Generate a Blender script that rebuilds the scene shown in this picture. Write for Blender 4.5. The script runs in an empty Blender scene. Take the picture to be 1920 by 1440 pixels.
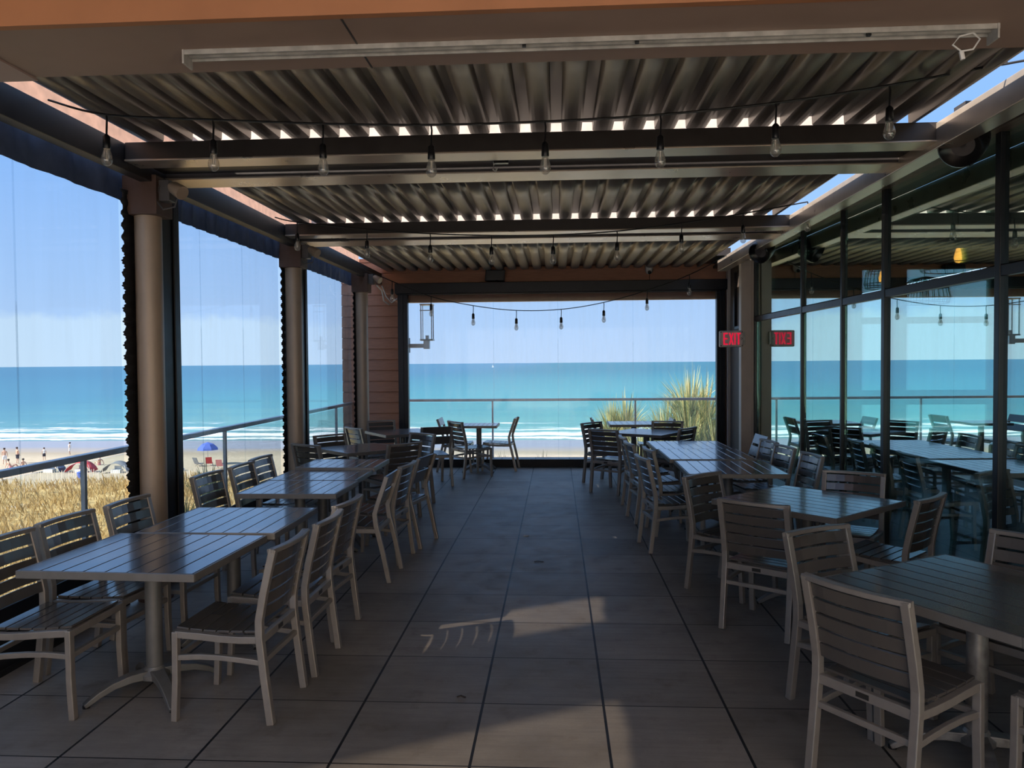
import bpy, bmesh, math, random
from mathutils import Vector, Matrix
random.seed(7)
SC = bpy.context.scene
COL = SC.collection
PI = math.pi

# ------------------------------------------------------------------ helpers
class MB:
    """collects shapes that become ONE mesh object"""
    def __init__(s): s.v = []; s.f = []
    def add(s, vs, fs):
        o = len(s.v); s.v += [tuple(v) for v in vs]; s.f += [[i + o for i in f] for f in fs]; return s
    def box(s, x0, x1, y0, y1, z0, z1, rz=0, piv=None):
        vs = [Vector((x, y, z)) for z in (z0, z1) for (x, y) in ((x0, y0), (x1, y0), (x1, y1), (x0, y1))]
        if rz:
            p = Vector(piv or ((x0 + x1) / 2, (y0 + y1) / 2, 0)); R = Matrix.Rotation(rz, 3, 'Z')
            vs = [R @ (v - p) + p for v in vs]
        return s.add(vs, [(3, 2, 1, 0), (4, 5, 6, 7), (0, 1, 5, 4), (1, 2, 6, 5), (2, 3, 7, 6), (3, 0, 4, 7)])
    def sweep(s, path, w, h, side):
        """rectangle (w along side, h across) swept along path"""
        path = [Vector(p) for p in path]; n = len(path); vs = []; fs = []
        for i, p in enumerate(path):
            t = (path[min(i + 1, n - 1)] - path[max(i - 1, 0)]).normalized()
            sd = Vector(side(i) if callable(side) else side); sd = (sd - t * sd.dot(t)).normalized()
            o = t.cross(sd)
            ww = w(i) if callable(w) else w; hh = h(i) if callable(h) else h
            vs += [p - sd * ww / 2 - o * hh / 2, p + sd * ww / 2 - o * hh / 2, p + sd * ww / 2 + o * hh / 2, p - sd * ww / 2 + o * hh / 2]
        for i in range(n - 1):
            a = i * 4
            for k in range(4):
                fs.append((a + k, a + (k + 1) % 4, a + 4 + (k + 1) % 4, a + 4 + k))
        fs += [(3, 2, 1, 0), tuple(range((n - 1) * 4, n * 4))]
        return s.add(vs, fs)
    def tube(s, path, r, n=8):
        path = [Vector(p) for p in path]; m = len(path); vs = []; fs = []
        ref = Vector((0, 0, 1))
        t0 = (path[-1] - path[0]).normalized()
        if abs(t0.z) > .9: ref = Vector((1, 0, 0))
        for i, p in enumerate(path):
            t = (path[min(i + 1, m - 1)] - path[max(i - 1, 0)]).normalized()
            a = t.cross(ref)
            if a.length < 1e-4: a = t.cross(Vector((0, 1, 0)))
            a.normalize(); b = t.cross(a)
            rr = r(i) if callable(r) else r
            vs += [p + a * math.cos(2 * PI * k / n) * rr + b * math.sin(2 * PI * k / n) * rr for k in range(n)]
        for i in range(m - 1):
            for k in range(n):
                fs.append((i * n + k, i * n + (k + 1) % n, (i + 1) * n + (k + 1) % n, (i + 1) * n + k))
        fs += [tuple(range(n - 1, -1, -1)), tuple(range((m - 1) * n, m * n))]
        return s.add(vs, fs)
    def lathe(s, prof, c=(0, 0, 0), n=16, axis=None):
        """profile of (r, z) turned about z (or about axis)"""
        c = Vector(c); vs = []; fs = []
        R = Vector((0, 0, 1)).rotation_difference(Vector(axis).normalized()).to_matrix() if axis else Matrix.Identity(3)
        for r, z in prof:
            vs += [c + R @ Vector((r * math.cos(2 * PI * k / n), r * math.sin(2 * PI * k / n), z)) for k in range(n)]
        for i in range(len(prof) - 1):
            for k in range(n):
                fs.append((i * n + k, i * n + (k + 1) % n, (i + 1) * n + (k + 1) % n, (i + 1) * n + k))
        fs += [tuple(range(n - 1, -1, -1)), tuple(range((len(prof) - 1) * n, len(prof) * n))]
        return s.add(vs, fs)
    def build(s, name, mat=None, parent=None, bevel=0, smooth=False, loc=None, rz=0):
        me = bpy.data.meshes.new(name); me.from_pydata(s.v, [], s.f); me.update()
        bm = bmesh.new(); bm.from_mesh(me); bmesh.ops.recalc_face_normals(bm, faces=bm.faces); bm.to_mesh(me); bm.free()
        if mat: me.materials.append(mat)
        if smooth:
            for p in me.polygons: p.use_smooth = True
            me.set_sharp_from_angle(angle=math.radians(40))
        o = bpy.data.objects.new(name, me); COL.objects.link(o)
        if parent: o.parent = parent
        if loc: o.location = loc
        if rz: o.rotation_euler.z = rz
        if bevel:
            b = o.modifiers.new('bevel', 'BEVEL'); b.width = bevel; b.segments = 2; b.limit_method = 'ANGLE'; b.angle_limit = math.radians(50)
        return o

def tag(o, label, cat, group=None, kind=None):
    if label: o['label'] = label
    if cat: o['category'] = cat
    if group: o['group'] = group
    if kind: o['kind'] = kind
    return o
def empty(name, loc=(0, 0, 0), rz=0):
    o = bpy.data.objects.new(name, None); o.empty_display_size = .1; COL.objects.link(o)
    o.location = loc; o.rotation_euler.z = rz; return o
def thing(name, label, cat, loc=(0, 0, 0), rz=0, group=None):
    return tag(empty(name, loc, rz), label, cat, group)
def struct(o, label=None):
    o['kind'] = 'structure'
    if label: o['label'] = label
    return o
def dup(root, loc, rz, label, group=None):
    r = root.copy(); COL.objects.link(r); r.location = loc; r.rotation_euler.z = rz; r['label'] = label
    if group: r['group'] = group
    for ch in list(root.children):
        c = ch.copy(); COL.objects.link(c); c.parent = r
        for g in list(ch.children):
            d = g.copy(); COL.objects.link(d); d.parent = c
    return r

# ------------------------------------------------------------------ materials
def newmat(name):
    m = bpy.data.materials.new(name); m.use_nodes = True
    nt = m.node_tree; nt.nodes.clear()
    out = nt.nodes.new('ShaderNodeOutputMaterial')
    return m, nt, out
def N(nt, t, **kw):
    n = nt.nodes.new(t)
    for k, v in kw.items():
        if k.startswith('i_'):
            key = k[2:].replace('_', ' ')
            n.inputs[key].default_value = v
        else: setattr(n, k, v)
    return n
def math_(nt, op, a, b=None, c=None):
    n = nt.nodes.new('ShaderNodeMath'); n.operation = op
    for i, x in enumerate((a, b, c)):
        if x is None: continue
        if isinstance(x, (int, float)): n.inputs[i].default_value = x
        else: nt.links.new(x, n.inputs[i])
    return n.outputs[0]
def mixcol(nt, fac, a, b):
    n = nt.nodes.new('ShaderNodeMix'); n.data_type = 'RGBA'
    for sock, x in ((n.inputs[0], fac), (n.inputs[6], a), (n.inputs[7], b)):
        if isinstance(x, (int, float)): sock.default_value = x
        elif isinstance(x, (tuple, list)): sock.default_value = (*x[:3], 1)
        else: nt.links.new(x, sock)
    return n.outputs[2]
def ramp(nt, fac, stops):
    r = nt.nodes.new('ShaderNodeValToRGB'); nt.links.new(fac, r.inputs[0])
    e = r.color_ramp.elements
    while len(e) < len(stops): e.new(.5)
    for el, (p, c) in zip(e, stops):
        el.position = p; el.color = (*c[:3], 1) if isinstance(c, (tuple, list)) else (c, c, c, 1)
    return r.outputs[0]
def noise(nt, scale, detail=3, vec=None, rough=.5, kind='ShaderNodeTexNoise'):
    n = nt.nodes.new(kind); n.inputs['Scale'].default_value = scale
    n.inputs['Detail'].default_value = detail; n.inputs['Roughness'].default_value = rough
    if vec is not None: nt.links.new(vec, n.inputs['Vector'])
    return n.outputs[0]
def objco(nt, scale=None):
    tc = nt.nodes.new('ShaderNodeTexCoord')
    if not scale: return tc.outputs['Object']
    mp = nt.nodes.new('ShaderNodeMapping'); mp.inputs['Scale'].default_value = scale
    nt.links.new(tc.outputs['Object'], mp.inputs[0]); return mp.outputs[0]
def pbr(name, col, rough=.5, metal=0, spec=.5, var=.12, nscale=12, bump=0, bscale=60, stretch=None, coat=0, rvar=.16):
    m, nt, out = newmat(name)
    b = N(nt, 'ShaderNodeBsdfPrincipled'); nt.links.new(b.outputs[0], out.inputs[0])
    co = objco(nt, stretch)
    n = noise(nt, nscale, 4, co)
    lo = tuple(c * (1 - var) for c in col); hi = tuple(min(1, c * (1 + var)) for c in col)
    nt.links.new(ramp(nt, n, [(.3, lo), (.7, hi)]), b.inputs['Base Color'])
    r = math_(nt, 'MULTIPLY_ADD', n, rvar, rough - rvar / 2); nt.links.new(r, b.inputs['Roughness'])
    b.inputs['Metallic'].default_value = metal; b.inputs['Specular IOR Level'].default_value = spec
    if coat: b.inputs['Coat Weight'].default_value = coat; b.inputs['Coat Roughness'].default_value = .1
    if bump:
        bp = N(nt, 'ShaderNodeBump'); bp.inputs['Strength'].default_value = bump; bp.inputs['Distance'].default_value = .01
        nt.links.new(noise(nt, bscale, 4, co), bp.inputs['Height']); nt.links.new(bp.outputs[0], b.inputs['Normal'])
    return m
M = {}
M['chair_frame'] = pbr('taupe powder coat', (.37, .345, .32), .4, .4, .5, .06, 20)
M['slat'] = pbr('charcoal slat', (.1, .092, .086), .2, 0, .9, .05, 6, rvar=.06)
M['table_top'] = pbr('dark grey table slat', (.1, .094, .094), .25, 0, 1, .08, 5, 0, 90, (3, .6, 1), .6, .08)
M['table_edge'] = pbr('grey table edge', (.24, .23, .22), .4, .3, .5, .06, 20)
M['pedestal'] = pbr('grey pedestal', (.2, .2, .2), .45, .3, .5, .1, 15)
M['scuffed'] = pbr('scuffed aluminium', (.32, .31, .3), .4, .5, .5, .35, 18)
M['plate'] = pbr('dark plate', (.03, .03, .03), .4)
M['bronze'] = pbr('dark bronze frame', (.022, .02, .022), .4, .3, .5)
M['mullion'] = pbr('black mullion', (.02, .022, .028), .35, .3, .5)
M['header'] = pbr('weathered brown header', (.2, .15, .125), .5, .1, .4, .35, 7, .1, 40, (6, 1, 6))
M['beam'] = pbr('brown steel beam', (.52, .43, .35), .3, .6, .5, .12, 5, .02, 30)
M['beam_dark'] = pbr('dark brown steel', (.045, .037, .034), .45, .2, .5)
M['column'] = pbr('tan painted column', (.5, .385, .285), .4, .1, .5, .06, 6)
M['bracket'] = pbr('brown bracket', (.13, .075, .055), .5)
M['post'] = pbr('beige post', (.75, .65, .57), .5, 0, .4, .06, 6)
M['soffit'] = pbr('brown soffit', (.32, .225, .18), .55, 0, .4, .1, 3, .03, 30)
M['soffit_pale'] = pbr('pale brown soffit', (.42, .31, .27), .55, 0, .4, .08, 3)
M['fascia'] = pbr('orange brown fascia', (.4, .175, .08), .55, 0, .4, .1, 4, .05, 30)
M['siding'] = pbr('terracotta siding', (.5, .25, .16), .55, 0, .4, .1, 6, .05, 40, (1, 4, 8))
M['steel_grey'] = pbr('galvanised channel', (.5, .49, .46), .45, .3, .5, .25, 20)
M['black'] = pbr('black plastic', (.012, .012, .014), .3, 0, .5)
M['cable'] = pbr('black cable', (.015, .014, .014), .5)
M['white_plastic'] = pbr('white plastic', (.75, .73, .7), .4)
M['grey_plastic'] = pbr('grey plastic', (.12, .11, .11), .4)
M['rail'] = pbr('grey rail', (.6, .63, .68), .35, .5, .5)
M['parapet'] = pbr('pale parapet', (.78, .64, .54), .6)
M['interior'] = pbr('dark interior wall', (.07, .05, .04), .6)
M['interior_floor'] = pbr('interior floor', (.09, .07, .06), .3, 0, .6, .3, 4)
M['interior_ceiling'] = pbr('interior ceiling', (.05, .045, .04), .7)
M['stool'] = pbr('dark stool', (.03, .03, .032), .35)
M['stool_seat'] = pbr('grey stool seat', (.3, .32, .32), .3, 0, .6)
M['wicker'] = pbr('dark wicker', (.06, .045, .03), .7)
M['sunblock'] = pbr('pale stucco', (.55, .5, .45), .8)
M['bounce_deck'] = pbr('pale bounce floor', (.72, .66, .58), .8)
M['stucco'] = pbr('warm stucco', (.8, .69, .59), .8)
M['skin'] = pbr('skin', (.6, .36, .26), .5)
M['hair'] = pbr('hair', (.05, .03, .02), .6)
M['leaf_litter'] = pbr('dry leaf', (.05, .035, .025), .7)
M['paper'] = pbr('paper', (.75, .75, .72), .7)
for nm, c in dict(white_cloth=(.8, .8, .8), red_cloth=(.6, .06, .07), blue_cloth=(.1, .16, .55), navy_cloth=(.06, .1, .16), grey_cloth=(.2, .21, .24), pink_cloth=(.75, .3, .32), dark_cloth=(.04, .04, .06)).items():
    M[nm] = pbr(nm, c, .8, 0, .3)

# corrugated roof metal
M['deck'] = pbr('painted corrugated deck', (.25, .21, .175), .36, .35, .5, .12, 2, 0, 25, (1, .4, 1), rvar=.06)

def m_floor():
    m, nt, out = newmat('concrete pavers')
    b = N(nt, 'ShaderNodeBsdfPrincipled'); nt.links.new(b.outputs[0], out.inputs[0])
    co = objco(nt); sp = N(nt, 'ShaderNodeSeparateXYZ'); nt.links.new(co, sp.inputs[0])
    def joint(axis, off, w, width):
        u = math_(nt, 'DIVIDE', math_(nt, 'SUBTRACT', axis, off), w)
        fr = math_(nt, 'FRACT', math_(nt, 'ADD', u, 100.5))
        d = math_(nt, 'ABSOLUTE', math_(nt, 'SUBTRACT', fr, .5))
        return math_(nt, 'LESS_THAN', d, width / w), math_(nt, 'FLOOR', math_(nt, 'ADD', u, 100))
    jx, ix = joint(sp.outputs[0], .225, .605, .0065)
    jy, iy = joint(sp.outputs[1], 3.2, .6025, .004)
    j = math_(nt, 'MAXIMUM', jx, jy)
    cx = N(nt, 'ShaderNodeCombineXYZ'); nt.links.new(ix, cx.inputs[0]); nt.links.new(iy, cx.inputs[1])
    wn = N(nt, 'ShaderNodeTexWhiteNoise'); nt.links.new(cx.outputs[0], wn.inputs[0])
    n1 = noise(nt, 1.3, 6, co, .65); n2 = noise(nt, 90, 3, co, .7); n3 = noise(nt, 5, 5, co, .6)
    base = ramp(nt, n1, [(.3, (.215, .195, .175)), (.5, (.325, .3, .275)), (.7, (.42, .39, .355))])
    base = mixcol(nt, math_(nt, 'MULTIPLY', n2, .45), base, (.19, .165, .145))
    brm = noise(nt, 1, 5, objco(nt, (2.2, 26, 1)), .7)
    base = mixcol(nt, math_(nt, 'MULTIPLY', ramp(nt, brm, [(.45, 0.), (.75, 1.)]), .5), base, (.165, .152, .14))
    stain = ramp(nt, n3, [(.58, 0.), (.72, 1.)])
    base = mixcol(nt, math_(nt, 'MULTIPLY', stain, .4), base, (.12, .1, .085))
    tone = math_(nt, 'MULTIPLY_ADD', wn.outputs[0], .3, .85)
    mul = N(nt, 'ShaderNodeVectorMath', operation='SCALE'); nt.links.new(base, mul.inputs[0]); nt.links.new(tone, mul.inputs['Scale'])
    nt.links.new(mixcol(nt, j, mul.outputs[0], (.012, .011, .011)), b.inputs['Base Color'])
    nt.links.new(math_(nt, 'MULTIPLY_ADD', n3, .3, .36), b.inputs['Roughness'])
    bp = N(nt, 'ShaderNodeBump'); bp.inputs['Strength'].default_value = .35; bp.inputs['Distance'].default_value = .004
    nt.links.new(math_(nt, 'SUBTRACT', math_(nt, 'MULTIPLY', n2, .35), j), bp.inputs['Height']); nt.links.new(bp.outputs[0], b.inputs['Normal'])
    return m
M['floor'] = m_floor()

def schlick(nt, f0):
    lw = N(nt, 'ShaderNodeLayerWeight'); lw.inputs[0].default_value = .5
    return math_(nt, 'MULTIPLY_ADD', math_(nt, 'POWER', lw.outputs['Facing'], 5), 1 - f0, f0)
def m_vinyl(name, haze=.03, film=None, tint=(.93, .96, .98)):
    """clear vinyl sheet: lets the view through, thin gloss, salt haze; film=(z_top, amount) adds a paler layer below that height"""
    m, nt, out = newmat(name)
    tr = N(nt, 'ShaderNodeBsdfTransparent'); tr.inputs[0].default_value = (*tint, 1)
    gl = N(nt, 'ShaderNodeBsdfGlossy'); gl.inputs['Roughness'].default_value = .04
    tl = N(nt, 'ShaderNodeBsdfTranslucent'); tl.inputs[0].default_value = (.9, .93, .95, 1)
    fr = schlick(nt, .03)
    co = objco(nt)
    streak = noise(nt, 3, 4, objco(nt, (2.5, 2.5, .25)), .6)
    h = math_(nt, 'MULTIPLY', ramp(nt, streak, [(.4, 0.), (.75, 1.)]), haze)
    h = math_(nt, 'ADD', h, haze * .5)
    if film:
        sp = N(nt, 'ShaderNodeSeparateXYZ'); nt.links.new(co, sp.inputs[0])
        nz = math_(nt, 'MULTIPLY_ADD', noise(nt, 2.2, 5, objco(nt, (1, 2.2, .6)), .65), .35, -.17)
        z = math_(nt, 'ADD', sp.outputs[2], nz)
        edge = N(nt, 'ShaderNodeMapRange'); nt.links.new(z, edge.inputs[0])
        edge.inputs[1].default_value = film[0]; edge.inputs[2].default_value = film[0] - .06
        low = N(nt, 'ShaderNodeMapRange'); nt.links.new(sp.outputs[2], low.inputs[0])
        low.inputs[1].default_value = .9; low.inputs[2].default_value = 1.75
        h = math_(nt, 'ADD', h, math_(nt, 'MULTIPLY', math_(nt, 'MULTIPLY', edge.outputs[0], low.outputs[0]), film[1]))
    m1 = N(nt, 'ShaderNodeMixShader'); nt.links.new(h, m1.inputs[0]); nt.links.new(tr.outputs[0], m1.inputs[1]); nt.links.new(tl.outputs[0], m1.inputs[2])
    m2 = N(nt, 'ShaderNodeMixShader'); nt.links.new(math_(nt, 'MULTIPLY', fr, .6), m2.inputs[0])
    nt.links.new(m1.outputs[0], m2.inputs[1]); nt.links.new(gl.outputs[0], m2.inputs[2]); nt.links.new(m2.outputs[0], out.inputs[0])
    return m
M['vinyl'] = m_vinyl('clear vinyl', .03)
M['vinyl_band'] = m_vinyl('clear vinyl with paler band', .03, (2.12, .14))
M['vinyl_far'] = m_vinyl('streaked clear vinyl', .05)

def m_glass(name, refl, rcol, tcol, rough=0.0):
    m, nt, out = newmat(name)
    tr = N(nt, 'ShaderNodeBsdfTransparent'); tr.inputs[0].default_value = (*tcol, 1)
    gl = N(nt, 'ShaderNodeBsdfGlossy'); gl.inputs['Roughness'].default_value = rough; gl.inputs[0].default_value = (*rcol, 1)
    f = schlick(nt, refl)
    mx = N(nt, 'ShaderNodeMixShader'); nt.links.new(f, mx.inputs[0]); nt.links.new(tr.outputs[0], mx.inputs[1]); nt.links.new(gl.outputs[0], mx.inputs[2])
    nt.links.new(mx.outputs[0], out.inputs[0]); return m
M['shop_glass'] = m_glass('tinted reflective glass', .6, (.82, 1, .93), (.8, .96, .95))
M['rail_glass'] = m_glass('railing glass', .02, (.9, .95, .95), (.93, .96, .95))
M['smoked'] = m_glass('smoked glass', .05, (1, 1, 1), (.42, .38, .34))
M['clear_glass'] = m_glass('clear glass', .03, (1, 1, 1), (.97, .98, .98))
def m_bulb():
    m, nt, out = newmat('bulb glass')
    tr = N(nt, 'ShaderNodeBsdfTransparent'); tr.inputs[0].default_value = (.95, .92, .88, 1)
    gl = N(nt, 'ShaderNodeBsdfGlossy'); gl.inputs['Roughness'].default_value = .05
    df = N(nt, 'ShaderNodeBsdfDiffuse'); df.inputs[0].default_value = (.9, .87, .8, 1)
    m1 = N(nt, 'ShaderNodeMixShader'); nt.links.new(schlick(nt, .22), m1.inputs[0]); nt.links.new(tr.outputs[0], m1.inputs[1]); nt.links.new(gl.outputs[0], m1.inputs[2])
    m2 = N(nt, 'ShaderNodeMixShader'); m2.inputs[0].default_value = .14; nt.links.new(m1.outputs[0], m2.inputs[1]); nt.links.new(df.outputs[0], m2.inputs[2])
    nt.links.new(m2.outputs[0], out.inputs[0]); return m
M['bulb_glass'] = m_bulb()

def m_fabric(name, col, trans=.4):
    m, nt, out = newmat(name)
    d = N(nt, 'ShaderNodeBsdfPrincipled'); d.inputs['Roughness'].default_value = .6
    t = N(nt, 'ShaderNodeBsdfTranslucent')
    n = noise(nt, 12, 3, objco(nt))
    c = ramp(nt, n, [(.3, tuple(x * .88 for x in col)), (.7, tuple(min(1, x * 1.08) for x in col))])
    nt.links.new(c, d.inputs['Base Color']); nt.links.new(c, t.inputs[0])
    mx = N(nt, 'ShaderNodeMixShader'); mx.inputs[0].default_value = trans
    nt.links.new(d.outputs[0], mx.inputs[1]); nt.links.new(t.outputs[0], mx.inputs[2]); nt.links.new(mx.outputs[0], out.inputs[0]); return m
M['valance'] = m_fabric('navy blue acrylic cloth', (.22, .27, .38), .6)
M['backlit_cloth'] = m_fabric('pale backlit cloth', (.8, .62, .52), .6)
M['black_fabric'] = m_fabric('black cloth', (.012, .013, .017), .1)

def m_emit(name, col, strength):
    m, nt, out = newmat(name)
    e = N(nt, 'ShaderNodeEmission'); e.inputs[0].default_value = (*col, 1); e.inputs[1].default_value = strength
    nt.links.new(e.outputs[0], out.inputs[0]); return m
M['exit_red'] = m_emit('lit red letters', (.85, .015, .06), .62)
M['filament'] = m_emit('glowing filament', (1, .34, .05), 6)
M['dome_lamp'] = m_emit('ceiling lamp lens', (1, .95, .8), 3)

def m_sea():
    m, nt, out = newmat('sea water')
    b = N(nt, 'ShaderNodeBsdfPrincipled'); nt.links.new(b.outputs[0], out.inputs[0])
    co = objco(nt); sp = N(nt, 'ShaderNodeSeparateXYZ'); nt.links.new(co, sp.inputs[0])
    y = sp.outputs[1]
    mr = N(nt, 'ShaderNodeMapRange'); nt.links.new(y, mr.inputs[0]); mr.inputs[1].default_value = 105; mr.inputs[2].default_value = 900
    # shallow water over sand is pale green, deep water blue
    pw = math_(nt, 'POWER', mr.outputs[0], .5)
    c = ramp(nt, pw, [(0, (.27, .35, .32)), (.14, (.15, .34, .32)), (.4, (.06, .25, .265)), (.8, (.026, .16, .205)), (1, (.02, .125, .175))])
    w = noise(nt, 1, 5, objco(nt, (.012, .06, 1)), .6)
    c = mixcol(nt, math_(nt, 'MULTIPLY', ramp(nt, w, [(.4, 0.), (.65, 1.)]), .35), c, (.035, .22, .28))
    mx = N(nt, 'ShaderNodeMapRange'); nt.links.new(sp.outputs[0], mx.inputs[0]); mx.inputs[1].default_value = 0; mx.inputs[2].default_value = -160
    c = mixcol(nt, math_(nt, 'MULTIPLY', mx.outputs[0], .7), c, (.05, .15, .26))
    # breaking waves near the shore
    nz = noise(nt, 1, 4, objco(nt, (.03, .02, 1)), .6)
    wob = math_(nt, 'ADD', math_(nt, 'MULTIPLY_ADD', nz, 18, -9), math_(nt, 'MULTIPLY_ADD', noise(nt, 1, 4, objco(nt, (.16, .12, 1)), .7), 7, -3.5))
    foam = None
    for y0, hw, thr in ((108.5, 1.7, .3), (115.5, 4.2, .36), (126, 4.5, .47), (138, 3.5, .56)):
        d = math_(nt, 'ABSOLUTE', math_(nt, 'SUBTRACT', math_(nt, 'ADD', y, wob), y0))
        band = math_(nt, 'SUBTRACT', 1, math_(nt, 'DIVIDE', d, hw)); band = math_(nt, 'MAXIMUM', band, 0)
        pat = noise(nt, 1, 5, objco(nt, (.07, .3, 1)), .75)
        k = math_(nt, 'MULTIPLY', band, ramp(nt, pat, [(thr, 0.), (thr + .14, 1.)]))
        foam = k if foam is None else math_(nt, 'MAXIMUM', foam, k)
    foam = math_(nt, 'MINIMUM', math_(nt, 'MULTIPLY', foam, 2.2), 1)
    c = mixcol(nt, foam, c, (.95, .95, .95))
    nt.links.new(c, b.inputs['Base Color'])
    b.inputs['Roughness'].default_value = .42; b.inputs['Specular IOR Level'].default_value = .25
    bp = N(nt, 'ShaderNodeBump'); bp.inputs['Strength'].default_value = .6; bp.inputs['Distance'].default_value = .6
    nt.links.new(noise(nt, 1, 5, objco(nt, (.08, .3, 1)), .6), bp.inputs['Height']); nt.links.new(bp.outputs[0], b.inputs['Normal'])
    return m
M['sea'] = m_sea()
def m_beach():
    m, nt, out = newmat('beach sand')
    b = N(nt, 'ShaderNodeBsdfPrincipled'); nt.links.new(b.outputs[0], out.inputs[0])
    co = objco(nt); sp = N(nt, 'ShaderNodeSeparateXYZ'); nt.links.new(co, sp.inputs[0])
    yy = math_(nt, 'ADD', sp.outputs[1], math_(nt, 'MULTIPLY_ADD', noise(nt, 1, 3, objco(nt, (.03, .1, 1))), 10, -5))
    wet = N(nt, 'ShaderNodeMapRange'); nt.links.new(yy, wet.inputs[0]); wet.inputs[1].default_value = 83; wet.inputs[2].default_value = 89
    wet2 = N(nt, 'ShaderNodeMapRange'); nt.links.new(yy, wet2.inputs[0]); wet2.inputs[1].default_value = 90; wet2.inputs[2].default_value = 97
    n = noise(nt, 2, 5, co, .7)
    dry = ramp(nt, n, [(.3, (.43, .34, .235)), (.7, (.54, .45, .33))])
    c = mixcol(nt, wet.outputs[0], dry, (.36, .29, .21))
    c = mixcol(nt, math_(nt, 'MULTIPLY', wet2.outputs[0], .8), c, (.3, .3, .36))
    nt.links.new(c, b.inputs['Base Color'])
    nt.links.new(math_(nt, 'MULTIPLY_ADD', wet2.outputs[0], -.6, .9), b.inputs['Roughness'])
    return m
M['beach'] = m_beach()
M['dune'] = pbr('dune soil', (.5, .36, .17), .95, 0, .1, .3, .6)
def m_blade(name, stops):
    m, nt, out = newmat(name)
    d = N(nt, 'ShaderNodeBsdfDiffuse'); t = N(nt, 'ShaderNodeBsdfTranslucent')
    g = N(nt, 'ShaderNodeNewGeometry')
    c = ramp(nt, g.outputs['Random Per Island'], stops)
    nt.links.new(c, d.inputs[0]); nt.links.new(c, t.inputs[0])
    mx = N(nt, 'ShaderNodeMixShader'); mx.inputs[0].default_value = .35
    nt.links.new(d.outputs[0], mx.inputs[1]); nt.links.new(t.outputs[0], mx.inputs[2]); nt.links.new(mx.outputs[0], out.inputs[0]); return m
M['dune_grass'] = m_blade('dry dune grass', [(0, (.38, .25, .1)), (.5, (.55, .38, .165)), (1, (.7, .53, .28))])
M['yucca'] = m_blade('yucca blades', [(0, (.16, .22, .1)), (.45, (.38, .42, .2)), (.75, (.7, .6, .25)), (1, (.85, .72, .42))])
M['tuft'] = m_blade('green grass', [(0, (.16, .2, .07)), (1, (.5, .48, .2))])

# ------------------------------------------------------------------ camera
F = 1435.; H = 1.72
yc = Vector(((1043 - 960) / F, (720 - 679) / F, -1)).normalized()
zc = Vector((-.0079, 1, -.0079 * (83 / F) + 41 / F)); zc = (zc - yc * zc.dot(yc)).normalized()
xc = yc.cross(zc)
R = Matrix((xc, yc, zc))            # rows: world axes in camera space -> camera to world
cam = bpy.data.objects.new('camera', bpy.data.cameras.new('camera')); COL.objects.link(cam)
cam.matrix_world = Matrix.Translation((0, 0, H)) @ R.to_4x4()
cam.data.sensor_width = 36; cam.data.lens = 36 * F / 1920; cam.data.clip_end = 20000; cam.data.clip_start = .05
SC.camera = cam

# ------------------------------------------------------------------ sky and sun
w = bpy.data.worlds.new('sky'); SC.world = w; w.use_nodes = True
nt = w.node_tree; nt.nodes.clear()
out = nt.nodes.new('ShaderNodeOutputWorld'); bg = nt.nodes.new('ShaderNodeBackground'); nt.links.new(bg.outputs[0], out.inputs[0])
tc = nt.nodes.new('ShaderNodeTexCoord'); sp = nt.nodes.new('ShaderNodeSeparateXYZ'); nt.links.new(tc.outputs['Generated'], sp.inputs[0])
skyc = (ramp(nt, sp.outputs[2], [(0, (.5, .66, .9)), (.1, (.4, .6, .93)), (.25, (.26, .49, .93)), (.5, (.3, .48, .82)), (1, (.34, .47, .72))]))
nz = N(nt, 'ShaderNodeTexNoise'); nz.inputs['Scale'].default_value = 9; nz.inputs['Detail'].default_value = 7; nz.inputs['Roughness'].default_value = .62
nt.links.new(tc.outputs['Generated'], nz.inputs['Vector'])
top = math_(nt, 'MULTIPLY_ADD', nz.outputs[0], .09, .012)
cl = N(nt, 'ShaderNodeMapRange'); nt.links.new(math_(nt, 'SUBTRACT', top, sp.outputs[2]), cl.inputs[0]); cl.inputs[1].default_value = -.003; cl.inputs[2].default_value = .008
az = N(nt, 'ShaderNodeMapRange'); nt.links.new(sp.outputs[0], az.inputs[0]); az.inputs[1].default_value = -.24; az.inputs[2].default_value = -.36
nt.links.new(mixcol(nt, math_(nt, 'MULTIPLY', math_(nt, 'MULTIPLY', cl.outputs[0], az.outputs[0]), .65), skyc, (.66, .82, .95)), bg.inputs[0])
bg.inputs[1].default_value = .93
sun = bpy.data.objects.new('sun', bpy.data.lights.new('sun', 'SUN')); COL.objects.link(sun)
el = math.radians(37); ch = math.cos(el)
sd = Vector((.885 * ch, .466 * ch, -math.sin(el)))
sun.rotation_euler = sd.to_track_quat('-Z', 'Y').to_euler(); sun.data.energy = 8.8; sun.data.angle = .009; sun.data.color = (1, .93, .82)
sun.location = (-8, -4, 20)

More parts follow.
